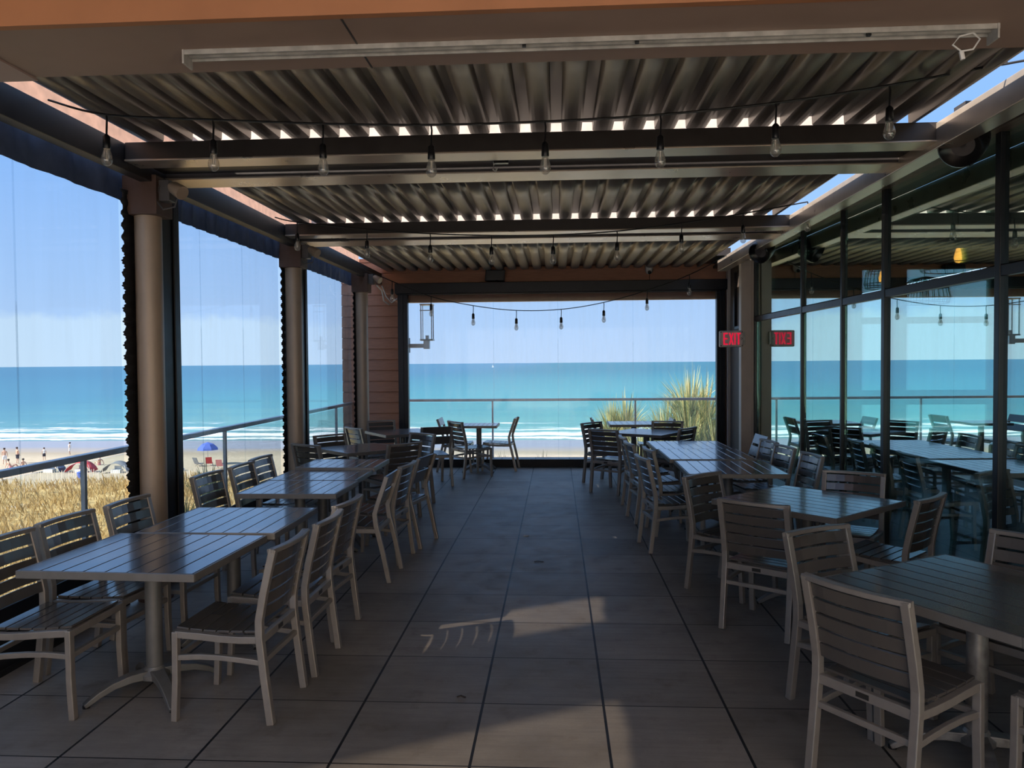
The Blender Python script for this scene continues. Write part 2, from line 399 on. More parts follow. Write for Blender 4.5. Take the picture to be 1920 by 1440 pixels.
# ------------------------------------------------------------------ setting: floor, walls, roof
struct(MB().box(-3.55, 2.95, -2.2, 13.85, -.25, 0).build('floor', M['floor']))
struct(MB().box(-9, 9, -22, -2.2, -.25, 0).build('floor_bounce', M['bounce_deck']), 'unseen pale floor added behind the viewpoint to bounce sun')  # added out of view: pale floor bouncing sunlight back under the roof
ww = MB(); a_, b_, n_ = Vector((3.1, -.45, 0)), Vector((-4.3, -12.3, 0)), Vector((.85, -.53, 0)) * .3
ww.add([a_, b_, b_ + n_, a_ + n_] + [v + Vector((0, 0, 7.5)) for v in (a_, b_, b_ + n_, a_ + n_)], [(3, 2, 1, 0), (4, 5, 6, 7), (0, 1, 5, 4), (1, 2, 6, 5), (2, 3, 7, 6), (3, 0, 4, 7)])
struct(ww.build('wall_bounce', M['stucco']), 'unseen slanting wall added to bounce warm sun under the roof')  # added out of view, angled to catch sun as warm fill
XG = lambda y: 2.73 + .0264 * (10.7 - y)      # plane of the shop front

# far wall with its wide opening
WY = 12.55
fw = MB()
z = 0.
def siding(mb, x0, x1, z0, z1, y, t=.1, pitch=.178):
    k = math.floor(z0 / pitch)
    while k * pitch < z1 - 1e-6:
        a = max(z0, k * pitch + .009); b = min(z1, (k + 1) * pitch)
        f0 = (a - k * pitch) / pitch; f1 = (b - k * pitch) / pitch
        ya = y - .014 * (1 - f0); yb = y - .014 * (1 - f1)
        mb.add([(x0, ya, a), (x1, ya, a), (x1, yb, b), (x0, yb, b), (x0, y + t, a), (x1, y + t, a), (x1, y + t, b), (x0, y + t, b)],
               [(0, 1, 2, 3), (7, 6, 5, 4), (0, 4, 5, 1), (3, 2, 6, 7), (0, 3, 7, 4), (1, 5, 6, 2)])
        k += 1
siding(fw, -3.55, -2.56, 0, 3.45, WY)
siding(fw, -2.56, 2.95, 2.72, 3.45, WY)
fw.box(2.6, 2.95, WY, WY + .1, 0, 2.72).box(-3.54, -2.57, WY + .012, WY + .09, 0, 3.44).box(-2.57, 2.94, WY + .012, WY + .09, 2.73, 3.44)
struct(fw.build('wall_far', M['siding']))
# far screen: housing, jambs, hem bar, vinyl
w4 = struct(empty('window_4', (0, WY - .07, 0)), 'wide clear vinyl screen looking straight out to sea')
MB().box(-2.62, 2.72, -.12, .05, 2.855, 3.02).box(-2.6, 2.7, -.1, .03, 2.835, 2.855).build('roller_housing', M['mullion'], w4, .006)
for x0, x1 in ((-2.585, -2.425), (2.565, 2.7)):
    j = MB().box(x0, x1, -.06, .06, 0, 2.84).box((x0 + x1) / 2 - .012, (x0 + x1) / 2 + .012, -.075, -.06, 0, 2.84)
    j.build('jamb', M['mullion'], w4, .005)
MB().box(-2.43, 2.57, -.03, .03, .004, .135).build('hem_bar', M['black_fabric'], w4, .008)
MB().box(-2.43, 2.57, -.002, .002, .13, 2.84).build('pane', M['vinyl_far'], w4)
for x in (-1.02, .03, 1.24):
    MB().box(x - .006, x + .006, -.006, -.002, .13, 2.84).build('seam', M['vinyl_band'], w4)

# left side: posts, beam, three visible bays of clear screens
COLS = [(-2.965, 5.45), (-2.95, 8.5), (-2.95, 11.52)]
for i, (x, y) in enumerate(COLS):
    c = struct(empty('column', (x, y, 0)), ['tan round column nearest on the screen side', 'tan round column, middle one of the screen side', 'tan round column at the far corner'][i])
    MB().lathe([(.093, .0), (.093, 3.03)], n=24).build('shaft', M['column'], c, smooth=True)
    MB().lathe([(.12, 0), (.12, .02), (.097, .03)], n=24).build('base_plate', M['bracket'], c)
    br = MB()
    br.add([(-.13, -.06, 3.0), (.13, -.06, 3.0), (.06, -.06, 2.78), (-.06, -.06, 2.78), (-.13, .06, 3.0), (.13, .06, 3.0), (.06, .06, 2.78), (-.06, .06, 2.78)],
           [(0, 1, 2, 3), (7, 6, 5, 4), (0, 4, 5, 1), (3, 2, 6, 7), (0, 3, 7, 4), (1, 5, 6, 2)])
    br.box(-.125, .125, -.115, .115, 2.8, 3.08)
    br.build('bracket', M['bracket'], c, .004)
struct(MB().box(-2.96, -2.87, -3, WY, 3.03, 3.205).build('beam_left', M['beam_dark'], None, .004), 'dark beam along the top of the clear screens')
struct(MB().box(-3.26, -3.25, -3, WY - .02, 3.33, 3.9).build('backlit_skirt', M['backlit_cloth']), 'pale backlit cloth added to brighten the roof slit')  # cloth added so sun from behind brightens the slit
bays = [(-.3, 5.3, 'vinyl'), (6.06, 8.42, 'vinyl'), (9.25, 11.45, 'vinyl')]
lab = ['clear vinyl screen nearest on the beach side', 'middle clear vinyl screen on the beach side', 'far clear vinyl screen on the beach side']
def wavy(n, f): return [f(i / n) for i in range(n + 1)]
for i, (y0, y1, vm) in enumerate(bays):
    wd = struct(empty('window_%d' % (i + 1), (-3.1, 0, 0)), lab[i])
    MB().box(-.002, .002, y0 - .02, y1, .3, 2.93).build('pane', M[vm], wd)
    # cloth valance with folds
    va = MB(); n = 90; vs = []; fs = []
    for k in range(n + 1):
        y = y0 - .42 + (y1 - y0 + .54) * k / n
        d = .018 * math.sin(k * .9) + .012 * math.sin(k * 2.3 + 1)
        vs += [(d * 1.3 + .012, y, 3.25), (d * .5 + .012, y, 2.897)]
    for k in range(n): fs.append((2 * k, 2 * k + 1, 2 * k + 3, 2 * k + 2))
    o = va.add(vs, fs).build('valance', M['valance'], wd, smooth=True)
    so = o.modifiers.new('thick', 'SOLIDIFY'); so.thickness = .004
    # wavy cloth side edge beside the column
    va = MB(); n = 280; vs = []; fs = []
    for k in range(n + 1):
        z = .02 + 2.95 * k / n
        d = .014 * math.sin(k * .78) + .008 * math.sin(k * 1.85 + k * k * .0025)
        for q, yy in enumerate((y1 - .03 + d * .5, y1 + .05, y1 + .13)):
            vs.append((.05 + (d, -d, d * .5)[q] * .5, yy, z))
    for k in range(n):
        for q in range(2): a = k * 3 + q; fs.append((a, a + 1, a + 4, a + 3))
    o = va.add(vs, fs).build('cloth_edge', M['black_fabric'], wd, smooth=True)
    so = o.modifiers.new('thick', 'SOLIDIFY'); so.thickness = .006
    MB().box(-.03, .06, y0 - .42, y0 + .0, 0, 3.12).box(.06, .075, y0 - .12, y0 - .06, 0, 3.12).build('side_track', M['bronze'], wd, .006)
    MB().box(-.012, .012, y0, y1, .33, .37).box(-.006, .006, y0, y1, .03, .33).box(-.025, .025, y0, y1, .0, .03).build('hem_skirt', M['black_fabric'], wd)
    for f_ in ((.81,), (.2, .58), (.3, .62))[i]:
        yy = y0 + (y1 - y0) * f_
        MB().box(.002, .006, yy - .006, yy + .006, .37, 2.9).build('seam', M['vinyl_band'], wd)

# brown dropped beam near the camera with fascia
struct(MB().box(-3.3, 2.95, 2.2, 2.59, 2.722, 3.6).build('beam_near', M['soffit'], None, .004), 'wide brown beam across the front')
struct(MB().box(-3.3, 2.95, 2.185, 2.212, 2.718, 3.6).build('trim_fascia', M['fascia']), 'orange brown fascia on the front beam')
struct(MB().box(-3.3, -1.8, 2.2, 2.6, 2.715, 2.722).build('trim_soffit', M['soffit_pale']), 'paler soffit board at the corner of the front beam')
struct(MB().box(-.62, -.614, 2.2, 2.592, 2.7205, 2.7222).box(1.7, 1.706, 2.2, 2.592, 2.7205, 2.7222).build('trim_joint', M['beam_dark']))
struct(MB().box(-3.3, 2.95, -.2, 2.185, 3.5, 3.6).build('ceiling_near', M['soffit']), 'plain roof over the viewpoint')

# corrugated roof bays
def deck(y0, y1, name, label, x0=-2.755):
    mb = MB(); x = x0; P = .2; Zb = 3.212; D = .068
    prof = []
    while x < 2.1:
        prof += [(x, Zb + .016), (x + .014, Zb + .008), (x + .035, Zb + .002), (x + .064, Zb), (x + .093, Zb + .002), (x + .114, Zb + .008), (x + .128, Zb + .016), (x + .131, Zb + D), (x + .197, Zb + D)]; x += P
    prof += [(x, Zb), (2.272, Zb)]
    vs = [(a, y, b) for y in (y0, y1) for a, b in prof]; n = len(prof)
    # gentle roll in the wide pans
    fs = [(i, i + 1, n + i + 1, n + i) for i in range(n - 1)]
    o = mb.add(vs, fs).build(name, M['deck'], smooth=True)
    so = o.modifiers.new('thick', 'SOLIDIFY'); so.thickness = .003; so.offset = 1
    return struct(o, label)
deck(2.6, 5.05, 'ceiling', 'corrugated metal roof over the front bay')
deck(5.62, 8.1, 'ceiling_middle', 'corrugated metal roof over the middle bay', -2.76)
deck(8.72, 12.35, 'ceiling_far', 'corrugated metal roof over the far bay', -2.76)
for y, z in ((5.6, 3.6), (8.7, 3.6)):
    struct(MB().box(-2.8, 2.35, y, y + .015, 3.2, z).build('trim_sun_catch', M['parapet']), 'pale board added to catch sun between two roof bays')  # boards added to show sunlit spots through the rib ends
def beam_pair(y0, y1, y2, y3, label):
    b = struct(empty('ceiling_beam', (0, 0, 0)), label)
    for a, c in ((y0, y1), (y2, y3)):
        MB().box(-2.86, 2.4, a + .012, c - .012, 3.09, 3.205).build('channel', M['beam_dark'], b, .004)  # beam sides: shade put into the darker colour
        MB().box(-2.86, 2.4, a, c, 3.078, 3.0905).build('flange_lit', M['beam'], b, .003)  # beam underside: light put into the brighter, glossier colour
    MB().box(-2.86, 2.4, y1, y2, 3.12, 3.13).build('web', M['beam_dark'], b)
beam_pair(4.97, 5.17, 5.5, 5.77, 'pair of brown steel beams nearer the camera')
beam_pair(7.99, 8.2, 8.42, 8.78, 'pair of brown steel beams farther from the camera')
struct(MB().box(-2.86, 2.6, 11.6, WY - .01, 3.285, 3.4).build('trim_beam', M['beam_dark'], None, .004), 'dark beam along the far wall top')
hw = thing('beam_clamp', 'small dark metal clamp hanging in the middle of the nearer roof beam', 'clamp', (-.39, 5.3, 3.12))
MB().box(-.03, .07, -.02, .02, -.03, 0).build('clamp_body', M['black'], hw)
MB().tube([(-.03, 0, -.02), (-.035, 0, -.07), (-.02, 0, -.085), (-.01, 0, -.06)], .007, 6).build('hook', M['steel_grey'], hw)
MB().box(.32, .335, -.01, .01, -.075, 0).build('stud', M['steel_grey'], hw)

# right side: longitudinal beam, header, glass front
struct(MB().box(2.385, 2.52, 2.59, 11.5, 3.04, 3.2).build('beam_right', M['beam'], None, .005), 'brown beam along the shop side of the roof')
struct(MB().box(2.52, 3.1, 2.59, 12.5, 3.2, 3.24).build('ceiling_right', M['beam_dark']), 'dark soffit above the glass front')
sf = struct(empty('wall_right', (0, 0, 0)), 'dark framed glass shop front along the right')
ys = [10.63, 8.79, 7.66, 6.76, 5.13, 3.4, 1.6, -.2]
def along(y0, y1, off0, off1, z0, z1, mb):
    vs = []
    for zz in (z0, z1):
        for yy, off in ((y0, off0), (y0, off1), (y1, off1), (y1, off0)): vs.append((XG(yy) + off, yy, zz))
    return mb.add(vs, [(3, 2, 1, 0), (4, 5, 6, 7), (0, 1, 5, 4), (1, 2, 6, 5), (2, 3, 7, 6), (3, 0, 4, 7)])
for i, y in enumerate(ys):
    hwid = .02 if i not in (3, 4) else .03
    along(y - hwid, y + hwid, -.035, .035, 0, 3.18, MB()).build('mullion', M['mullion'], sf, .004)
along(-.2, 10.63, -.03, .03, 2.25, 2.32, MB()).build('transom', M['mullion'], sf, .004)
along(-.2, 10.63, -.03, .03, 0, .12, MB()).build('sill', M['mullion'], sf, .004)
for a, b in zip(ys[1:], ys[:-1]):
    along(a + .03, b - .03, -.006, .006, .12, 2.25, MB()).build('pane', M['shop_glass'], sf)
    along(a + .03, b - .03, -.006, .006, 2.33, 3.2, MB()).build('pane', M['shop_glass'], sf)
hd = along(-.2, 12.5, -.1, .1, 3.17, 3.26, MB()); along(-.2, 12.5, -.13, .1, 3.26, 3.3, hd)
struct(hd.build('trim_header', M['header'], None, .004), 'weathered brown header over the glass front')
# corner posts by the far wall
struct(MB().box(2.52, 2.66, 10.62, 10.75, 0, 3.2).box(2.66, 2.72, 10.66, 10.75, 0, 3.3).build('post', M['post'], None, .004), 'pale beige post carrying the exit sign')
struct(MB().box(2.72, 2.84, 12.33, 12.47, 0, 3.35).build('post_far', M['post'], None, .004), 'beige post beside the far screen')
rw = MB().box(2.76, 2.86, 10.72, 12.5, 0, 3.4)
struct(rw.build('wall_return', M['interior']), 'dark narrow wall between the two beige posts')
struct(MB().box(2.72, 2.76, 10.95, 11.0, 2.2, 3.1).box(2.72, 2.76, 11.9, 11.95, 2.2, 3.1).box(2.72, 2.76, 10.95, 11.95, 2.2, 2.24).box(2.72, 2.76, 10.95, 11.95, 3.06, 3.1).build('trim_panel', M['bronze']), 'dark framed panel between the two beige posts')

# restaurant interior behind the glass
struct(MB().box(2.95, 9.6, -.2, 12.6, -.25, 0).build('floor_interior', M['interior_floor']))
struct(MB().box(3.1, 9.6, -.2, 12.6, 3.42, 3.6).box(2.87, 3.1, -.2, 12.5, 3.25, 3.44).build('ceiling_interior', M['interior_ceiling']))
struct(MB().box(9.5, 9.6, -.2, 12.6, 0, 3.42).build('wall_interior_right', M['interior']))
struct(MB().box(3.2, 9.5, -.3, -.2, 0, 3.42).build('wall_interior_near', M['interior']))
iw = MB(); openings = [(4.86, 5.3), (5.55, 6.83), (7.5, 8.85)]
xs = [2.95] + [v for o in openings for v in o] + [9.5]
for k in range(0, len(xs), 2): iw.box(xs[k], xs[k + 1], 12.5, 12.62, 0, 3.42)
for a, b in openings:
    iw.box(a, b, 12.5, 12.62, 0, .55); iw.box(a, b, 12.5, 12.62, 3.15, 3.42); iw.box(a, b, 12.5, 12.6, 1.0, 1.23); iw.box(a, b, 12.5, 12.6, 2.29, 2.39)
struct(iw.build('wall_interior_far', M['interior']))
lampd = thing('ceiling_lamp', 'small lit round ceiling lamp inside the restaurant', 'lamp', (4.35, 7.0, 3.35))
MB().lathe([(.13, .07), (.13, .03), (.11, .02)], n=20).build('rim', M['black'], lampd)
MB().lathe([(.105, .03), (.09, .005), (.03, -.005)], n=20).build('lens', M['dome_lamp'], lampd)

# unseen wing added to the left, slotted to shape the sun on the floor
nb = MB()
for a, b in ((-6.2, -1.75), (-1.03, .11), (.68, 10.6)): nb.box(-9.1, -9, a, b, -9, 8.2)
nb.box(-9.1, -9, -6.2, 10.6, -9, 6.3)
struct(MB().box(-9.06, -9.04, -1.75, -1.03, 6.3, 8.2).box(-9.06, -9.04, .11, .68, 6.3, 8.2).build('window_5', M['smoked']), 'smoked glass added to dim the sun in the gaps of the unseen wing')  # panes added to weaken the sun passing the slots
struct(nb.build('wall_sunblock', M['sunblock']), 'unseen wing added to keep sun off the patio')

# ------------------------------------------------------------------ outdoors
GZ = -9.
sea = MB(); sea.add([(-9000, 100, GZ), (9000, 100, GZ), (9000, 12000, GZ), (-9000, 12000, GZ)], [(0, 1, 2, 3)])
struct(sea.build('sea', M['sea']))
bch = MB(); nx, ny = 40, 30
vs = []; fs = []
for j in range(ny + 1):
    for i in range(nx + 1):
        x = -200 + 400 * i / nx; y = 25 + 90 * j / ny
        z = GZ + .03 + max(0, (100 - y)) * .012 - max(0, y - 104) * .02
        vs.append((x, y, z))
for j in range(ny):
    for i in range(nx):
        a = j * (nx + 1) + i; fs.append((a, a + 1, a + nx + 2, a + nx + 1))
struct(bch.add(vs, fs).build('beach', M['beach'], smooth=True))
def gz(y): return GZ + .03 + max(0, (100 - y)) * .012
def dune_z(x, y):
    t = min(1, max(0, (66 - y) / 6)); t = t * t * (3 - 2 * t)
    return gz(y) - .3 + t * (.75 + .35 * math.sin(x * .21 + y * .13) + .2 * math.sin(x * .63 - y * .4))
dn = MB(); vs = []; fs = []; nx, ny = 90, 40
for j in range(ny + 1):
    for i in range(nx + 1):
        x = -75 + 75 * i / nx; y = 18 + 49 * j / ny; vs.append((x, y, dune_z(x, y)))
for j in range(ny):
    for i in range(nx):
        a = j * (nx + 1) + i; fs.append((a, a + 1, a + nx + 2, a + nx + 1))
struct(dn.add(vs, fs).build('ground_dune', M['dune'], smooth=True))
gr = MB()
for k in range(16000):
    y = 24 + 40 * random.random(); x = -y * (.15 + .68 * random.random()) - 1
    z = dune_z(x, y); h = random.uniform(.35, .85); a = random.uniform(0, PI); lx = random.uniform(-.35, .35); ly = random.uniform(-.3, .3)
    wd = random.uniform(.02, .05); dx, dy = math.cos(a) * wd, math.sin(a) * wd
    gr.add([(x - dx, y - dy, z), (x + dx, y + dy, z), (x + dx * .6 + lx * .5, y + dy * .6 + ly * .5, z + h * .7), (x + lx, y + ly, z + h)], [(0, 1, 2), (0, 2, 3)])
tag(gr.build('dune_grass', M['dune_grass']), 'tall dry golden grass covering the dune below the railing', 'grass', kind='stuff')
fn = MB()
for k in range(260):
    x = -56 + k * .2; y = 66.3 + .3 * math.sin(k * .11)
    if random.random() < .12: continue
    fn.box(x, x + .045, y, y + .02, gz(y) - .1, gz(y) + random.uniform(.75, 1.0), random.uniform(-.3, .3))
tag(fn.build('sand_fence', M['parapet']), 'low pale slatted sand fence between dune grass and beach', 'fence')

def blades(mb, c, n, hmin, hmax, spread, wd, up=.6, arc=.35):
    cx, cy, cz = c
    for k in range(n):
        a = random.uniform(0, 2 * PI); e = random.uniform(0, 1) ** .7
        L = random.uniform(hmin, hmax); out_ = spread * e; d = Vector((math.cos(a), math.sin(a), 0))
        s = Vector((-d.y, d.x, 0)) * wd
        p0 = Vector((cx, cy, cz)) + d * .04
        top = L * (1 - .45 * e * (1 - up))
        pts = []
        for t in (0, .35, .7, 1):
            pts.append(p0 + d * out_ * L * (t ** 1.4) + Vector((0, 0, top * (t - arc * e * t * t))))
        ws = (.7, 1, .7, .08); vs = []
        for p, q in zip(pts, ws): vs += [p - s * q, p + s * q]
        mb.add(vs, [(0, 1, 3, 2), (2, 3, 5, 4), (4, 5, 7, 6)])
    return mb
def yucca(loc, heads, label, n, hmin, hmax, spread, wd=.012, group=None):
    r = thing('spiky_plant', label, 'plant', loc, 0, group)
    MB().tube([(0, 0, -.6), (.02, 0, 0), (0, .03, .3)], .06, 8).build('trunk', M['leaf_litter'], r)
    mb = MB()
    for h in heads: blades(mb, h, n, hmin, hmax, spread, wd)
    mb.build('leaves', M['yucca'], r)
    return r
yucca((2.6, 15.4, -.4), [(0, 0, .35), (.35, .1, .5), (-.35, .2, .1), (.1, .3, .7), (-.2, -.3, -.35), (.3, -.3, -.3), (-.6, -.1, -.35), (-.5, -.4, -.1), (0, -.45, -.05), (.5, -.45, -.1), (-.95, -.2, -.3)], 'tall golden spiky plant behind the glass railing at the far corner', 300, .7, 1.6, .66)
yucca((1.2, 16.5, -.5), [(0, 0, .3), (.3, .1, .45)], 'smaller pinkish spiky plant left of the tall golden one', 260, .7, 1.35, .62)
for loc, lb, sc in (((-4.1, 8.05, -.55), 'spiky palm tuft beside the railing beyond the middle screen', .75), ((-4.15, 6.0, -.75), 'low spiky palm tuft beyond the nearest column', .6), ((-4.35, 9.3, -.3), 'grey green spiky tuft outside next to the middle column', .7)):
    yucca(loc, [(0, 0, .25)], lb, 150, .5 * sc, 1.0 * sc, .8, .009)
for x, lb in ((-1.75, 'small green grass tuft outside the far screen under the leftmost far chair'), (-1.0, 'small green grass tuft outside the far screen behind the lone pedestal table'), (-.25, 'wide green grass tuft outside the far screen at the aisle'), (.6, 'green grass tuft outside the far screen just before the tables on the shop side')):
    g = thing('grass_tuft', lb, 'grass', (x, 14.0, -.25))
    blades(MB(), (0, 0, 0), 60, .2, .42, .6, .005).build('leaves', M['tuft'], g)
    MB().lathe([(.06, -.1), (.05, .02)], n=8).build('clump', M['leaf_litter'], g)
struct(MB().box(-3.6, 3.2, 13.9, 14.6, -.6, -.3).box(-4.6, -3.6, 3, 14.6, -1.2, -.85).box(.4, 3.6, 14.6, 17.4, -1.1, -.8).build('ground_planter', M['dune']), 'planting strip outside the railing')

# glass railings
def railing(name, label, p0, p1, posts, zt):
    r = thing(name, label, 'railing', (p0[0], p0[1], 0))
    d = Vector((p1[0] - p0[0], p1[1] - p0[1], 0)); L = d.length; rz = math.atan2(d.y, d.x); r.rotation_euler.z = rz
    MB().box(0, L, -.03, .03, zt - .045, zt).build('top_rail', M['rail'], r, .006)
    for t in posts: MB().box(t - .016, t + .016, -.016, .016, -.02, zt - .045).build('post', M['rail'], r, .003)
    e = [0] + list(posts) + [L]
    for a, b in zip(e[:-1], e[1:]):
        if b - a > .2: MB().box(a + .03, b - .03, -.005, .005, .06, zt - .06).build('glass_panel', M['rail_glass'], r)
    return r
railing('glass_railing', 'grey topped glass railing running along the beach side', (-3.4, 1.0), (-3.4, 12.5), (.02, 2.1, 4.3, 6.65, 8.7, 10.63), 1.085)
railing('glass_railing', 'grey topped glass railing straight ahead outside the far screen', (-3.5, 13.72), (2.95, 13.72), (.02, 2.35, 4.9), 1.07)
# wall lantern outside
ln = thing('wall_lantern', 'tall clear glass wall lantern outside the far screen', 'lamp', (-2.3, 12.9, 2.1))
MB().box(-.2, .1, -.03, .03, -.12, -.05).box(.06, .16, -.05, .05, -.14, 0).build('bracket_arm', M['rail'], ln, .004)
MB().box(-.22, -.19, -.08, .08, -.2, .05).build('wall_plate', M['grey_plastic'], ln)
fr = MB()
for sx in (0, 1):
    for sy in (-1, 1): fr.box(.02 + sx * .18, .035 + sx * .18, sy * .09 - .008, sy * .09 + .008, 0, .62)
fr.box(.01, .225, -.1, .1, 0, .025).box(.01, .225, -.1, .1, .6, .62).box(.01, .225, -.1, -.085, .5, .515)
fr.build('cage', M['steel_grey'], ln)
MB().lathe([(.075, .03), (.075, .58)], (.117, 0, 0), 16).build('glass_chimney', M['clear_glass'], ln, smooth=True)
MB().lathe([(.03, .02), (.03, .09)], (.117, 0, 0), 10).build('burner', M['steel_grey'], ln)

# ------------------------------------------------------------------ beach life
def skin_body(chains, name, mat, parent):
    """skeleton chains of (x,y,z,r) from a shared pelvis -> one skinned surface"""
    me = bpy.data.meshes.new(name); vs = []; es = []; rs = []; idx = {}
    for chn in chains:
        prev = None
        for (x, y, z, r) in chn:
            k = (round(x, 4), round(y, 4), round(z, 4))
            if k not in idx: idx[k] = len(vs); vs.append((x, y, z)); rs.append(r)
            if prev is not None and prev != idx[k]: es.append((prev, idx[k]))
            prev = idx[k]
    me.from_pydata(vs, es, []); me.materials.append(mat)
    o = bpy.data.objects.new(name, me); COL.objects.link(o); o.parent = parent
    sk = o.modifiers.new('skin', 'SKIN')
    for i, d in enumerate(me.skin_vertices[0].data): d.radius = (rs[i], rs[i]); d.use_root = (i == 0)
    ss = o.modifiers.new('sub', 'SUBSURF'); ss.levels = 1; ss.render_levels = 1
    return o
def person(loc, rz, label, cloth, pose='stand', s=1.0, shirt=None):
    p = thing('person', label, 'person', loc, rz, 'people on the beach'); p.scale = (s, s, s)
    if pose == 'stand':
        hip = (0, 0, .92, .13)
        chains = [[hip, (0, 0, 1.15, .115), (0, 0, 1.38, .13), (0, -.01, 1.5, .055), (0, -.015, 1.6, .085), (0, -.015, 1.7, .075)]]
        for sgn in (-1, 1):
            chains.append([hip, (sgn * .1, 0, .86, .085), (sgn * .12, .04, .48, .055), (sgn * .13, -.03, .08, .038), (sgn * .14, .08, .03, .03)])
            chains.append([(0, 0, 1.38, .13), (sgn * .19, 0, 1.4, .055), (sgn * .25, .02, 1.12, .04), (sgn * .24, .12, .9, .03), (sgn * .24, .16, .82, .028)])
        body = skin_body(chains, 'body', M['skin'], p)
        MB().lathe([(.1, 1.78), (.112, 1.72), (.11, 1.62), (.06, 1.6)], (0, -.03, 0), 10).build('hair', M['hair'], p, smooth=True)
        mb = MB().lathe([(.165, .98), (.175, .85)], n=12)
        for sgn in (-1, 1): mb.lathe([(.11, .86), (.1, .55)], (sgn * .1, .01, 0), 10)
        mb.build('shorts', cloth, p, smooth=True)
        if shirt: MB().lathe([(.15, .95), (.17, 1.2), (.2, 1.4), (.08, 1.49)], n=12).build('shirt', shirt, p, smooth=True)
    else:   # seated on the sand, leaning back
        hip = (0, 0, .14, .13)
        chains = [[hip, (0, -.1, .36, .115), (0, -.18, .58, .12), (0, -.18, .7, .05), (0, -.17, .8, .085), (0, -.16, .9, .075)]]
        for sgn in (-1, 1):
            chains.append([hip, (sgn * .1, .1, .15, .085), (sgn * .14, .45, .38, .055), (sgn * .14, .72, .08, .038), (sgn * .15, .84, .05, .03)])
            chains.append([(0, -.18, .58, .12), (sgn * .19, -.18, .58, .05), (sgn * .28, -.32, .32, .04), (sgn * .3, -.4, .06, .03)])
        skin_body(chains, 'body', M['skin'], p)
        MB().lathe([(.09, .98), (.112, .92), (.11, .83), (.06, .79)], (0, -.19, 0), 10).build('hair', M['hair'], p, smooth=True)
        MB().lathe([(.15, .02), (.165, .12), (.15, .26)], (0, 0, 0), 12).build('shorts', cloth, p, smooth=True)
    return p
def ground(px, py):
    """floor point of the beach seen along a picture direction (used once to lay the beach out)"""
    d = R @ Vector(((px - 960) / F, (720 - py) / F, -1)); y = 80.
    for _ in range(6):
        t = (gz(y) - H) / d.z; y = d.y * t
    return Vector((d.x * t, y, gz(y)))
person(ground(9, 871), .3, 'standing person in white shorts at the picture edge, bare back', M['white_cloth'])
person(ground(33, 869), -.4, 'standing person in dark shorts beside the seated group', M['dark_cloth'])
person(ground(83, 863), .9, 'small standing person in a white shirt near the water', M['dark_cloth'], s=.8, shirt=M['white_cloth'])
person(ground(131, 853), 2.0, 'person in white standing at the water edge', M['white_cloth'], s=.85, shirt=M['white_cloth'])
person(ground(186, 872), 1.0, 'person seated alone on the sand beyond the red canopy', M['pink_cloth'], 'sit')
person(ground(20, 878), -.6, 'person in pink seated in front of the standing pair', M['pink_cloth'], 'sit')
person(ground(43, 877), .8, 'person in white seated to one side of the standing pair', M['white_cloth'], 'sit')
def canopy(p, mat, label, s=1.0, rz=0):
    c = thing('beach_canopy', label, 'canopy', p, rz, 'low beach canopies'); c.scale = (s, s, s)
    vs = []; fs = []; n = 12
    for k in range(n + 1):
        t = k / n; x = -1.45 + 2.9 * t; z = .08 + .95 * math.sin(PI * t) ** .7
        vs += [(x, -.5 + .25 * math.sin(PI * t), z), (x, .7, z + .15)]
    for k in range(n): fs.append((2 * k, 2 * k + 1, 2 * k + 3, 2 * k + 2))
    o = MB().add(vs, fs).build('cloth', mat, c, smooth=True); so = o.modifiers.new('t', 'SOLIDIFY'); so.thickness = .03
    for sx in (-1, 1): MB().tube([(sx * 1.5, -.55, 0), (sx * 1.0, -.3, .85)], .03, 6).build('pole', M['steel_grey'], c)
    MB().box(-.5, .5, -.2, .4, 0, .35).box(-.35, .35, .3, .4, .3, .7).build('lounge_seat', M['white_cloth'], c)
    return c
canopy(ground(92, 886), M['navy_cloth'], 'low dark blue beach canopy, first from the picture edge', .95)
canopy(ground(151, 886), M['red_cloth'], 'low red beach canopy with a pale seat under it', .95)
canopy(ground(218, 887), M['grey_cloth'], 'low grey beach canopy close to the nearest column', .95)
canopy(ground(330, 883), M['white_cloth'], 'low white beach canopy just past the nearest column', .5)
up = ground(390, 871)
um = thing('beach_umbrella', 'blue beach umbrella open on the sand', 'umbrella', up)
MB().tube([(0, 0, 0), (0, 0, 2.3)], .03, 8).build('pole', M['white_plastic'], um)
MB().lathe([(1.1, 1.55), (1.02, 1.75), (.6, 2.15), (.02, 2.35)], n=8).build('shade', M['blue_cloth'], um)
def beach_chair(p, mat, label, rz):
    c = thing('beach_chair', label, 'chair', p, rz, 'beach chairs by the umbrella')
    MB().box(-.3, .3, -.3, .3, .25, .31).build('seat', mat, c)
    MB().add([(-.3, -.3, .28), (.3, -.3, .28), (.3, -.62, .95), (-.3, -.62, .95), (-.3, -.36, .28), (.3, -.36, .28), (.3, -.68, .95), (-.3, -.68, .95)], [(0, 1, 2, 3), (7, 6, 5, 4), (0, 4, 5, 1), (3, 2, 6, 7), (0, 3, 7, 4), (1, 5, 6, 2)]).build('backrest', mat, c)
    for sx in (-1, 1): MB().tube([(sx * .3, .3, 0), (sx * .3, -.3, .3)], .02, 6).tube([(sx * .3, -.3, 0), (sx * .3, .25, .3)], .02, 6).build('frame', M['steel_grey'], c)
beach_chair(ground(393, 873), M['red_cloth'], 'red beach chair under the blue umbrella', .3)
beach_chair(ground(374, 874), M['grey_cloth'], 'grey beach chair beside the blue umbrella', -.4)
beach_chair(ground(414, 878), M['pink_cloth'], 'pink beach chair to one side of the blue umbrella', .1)
tb = thing('trash_bin', 'blue bin at the dune edge below the railing post', 'bin', ground(153, 908))
MB().lathe([(.3, 0), (.34, 1.0)], n=14).build('drum', M['blue_cloth'], tb)
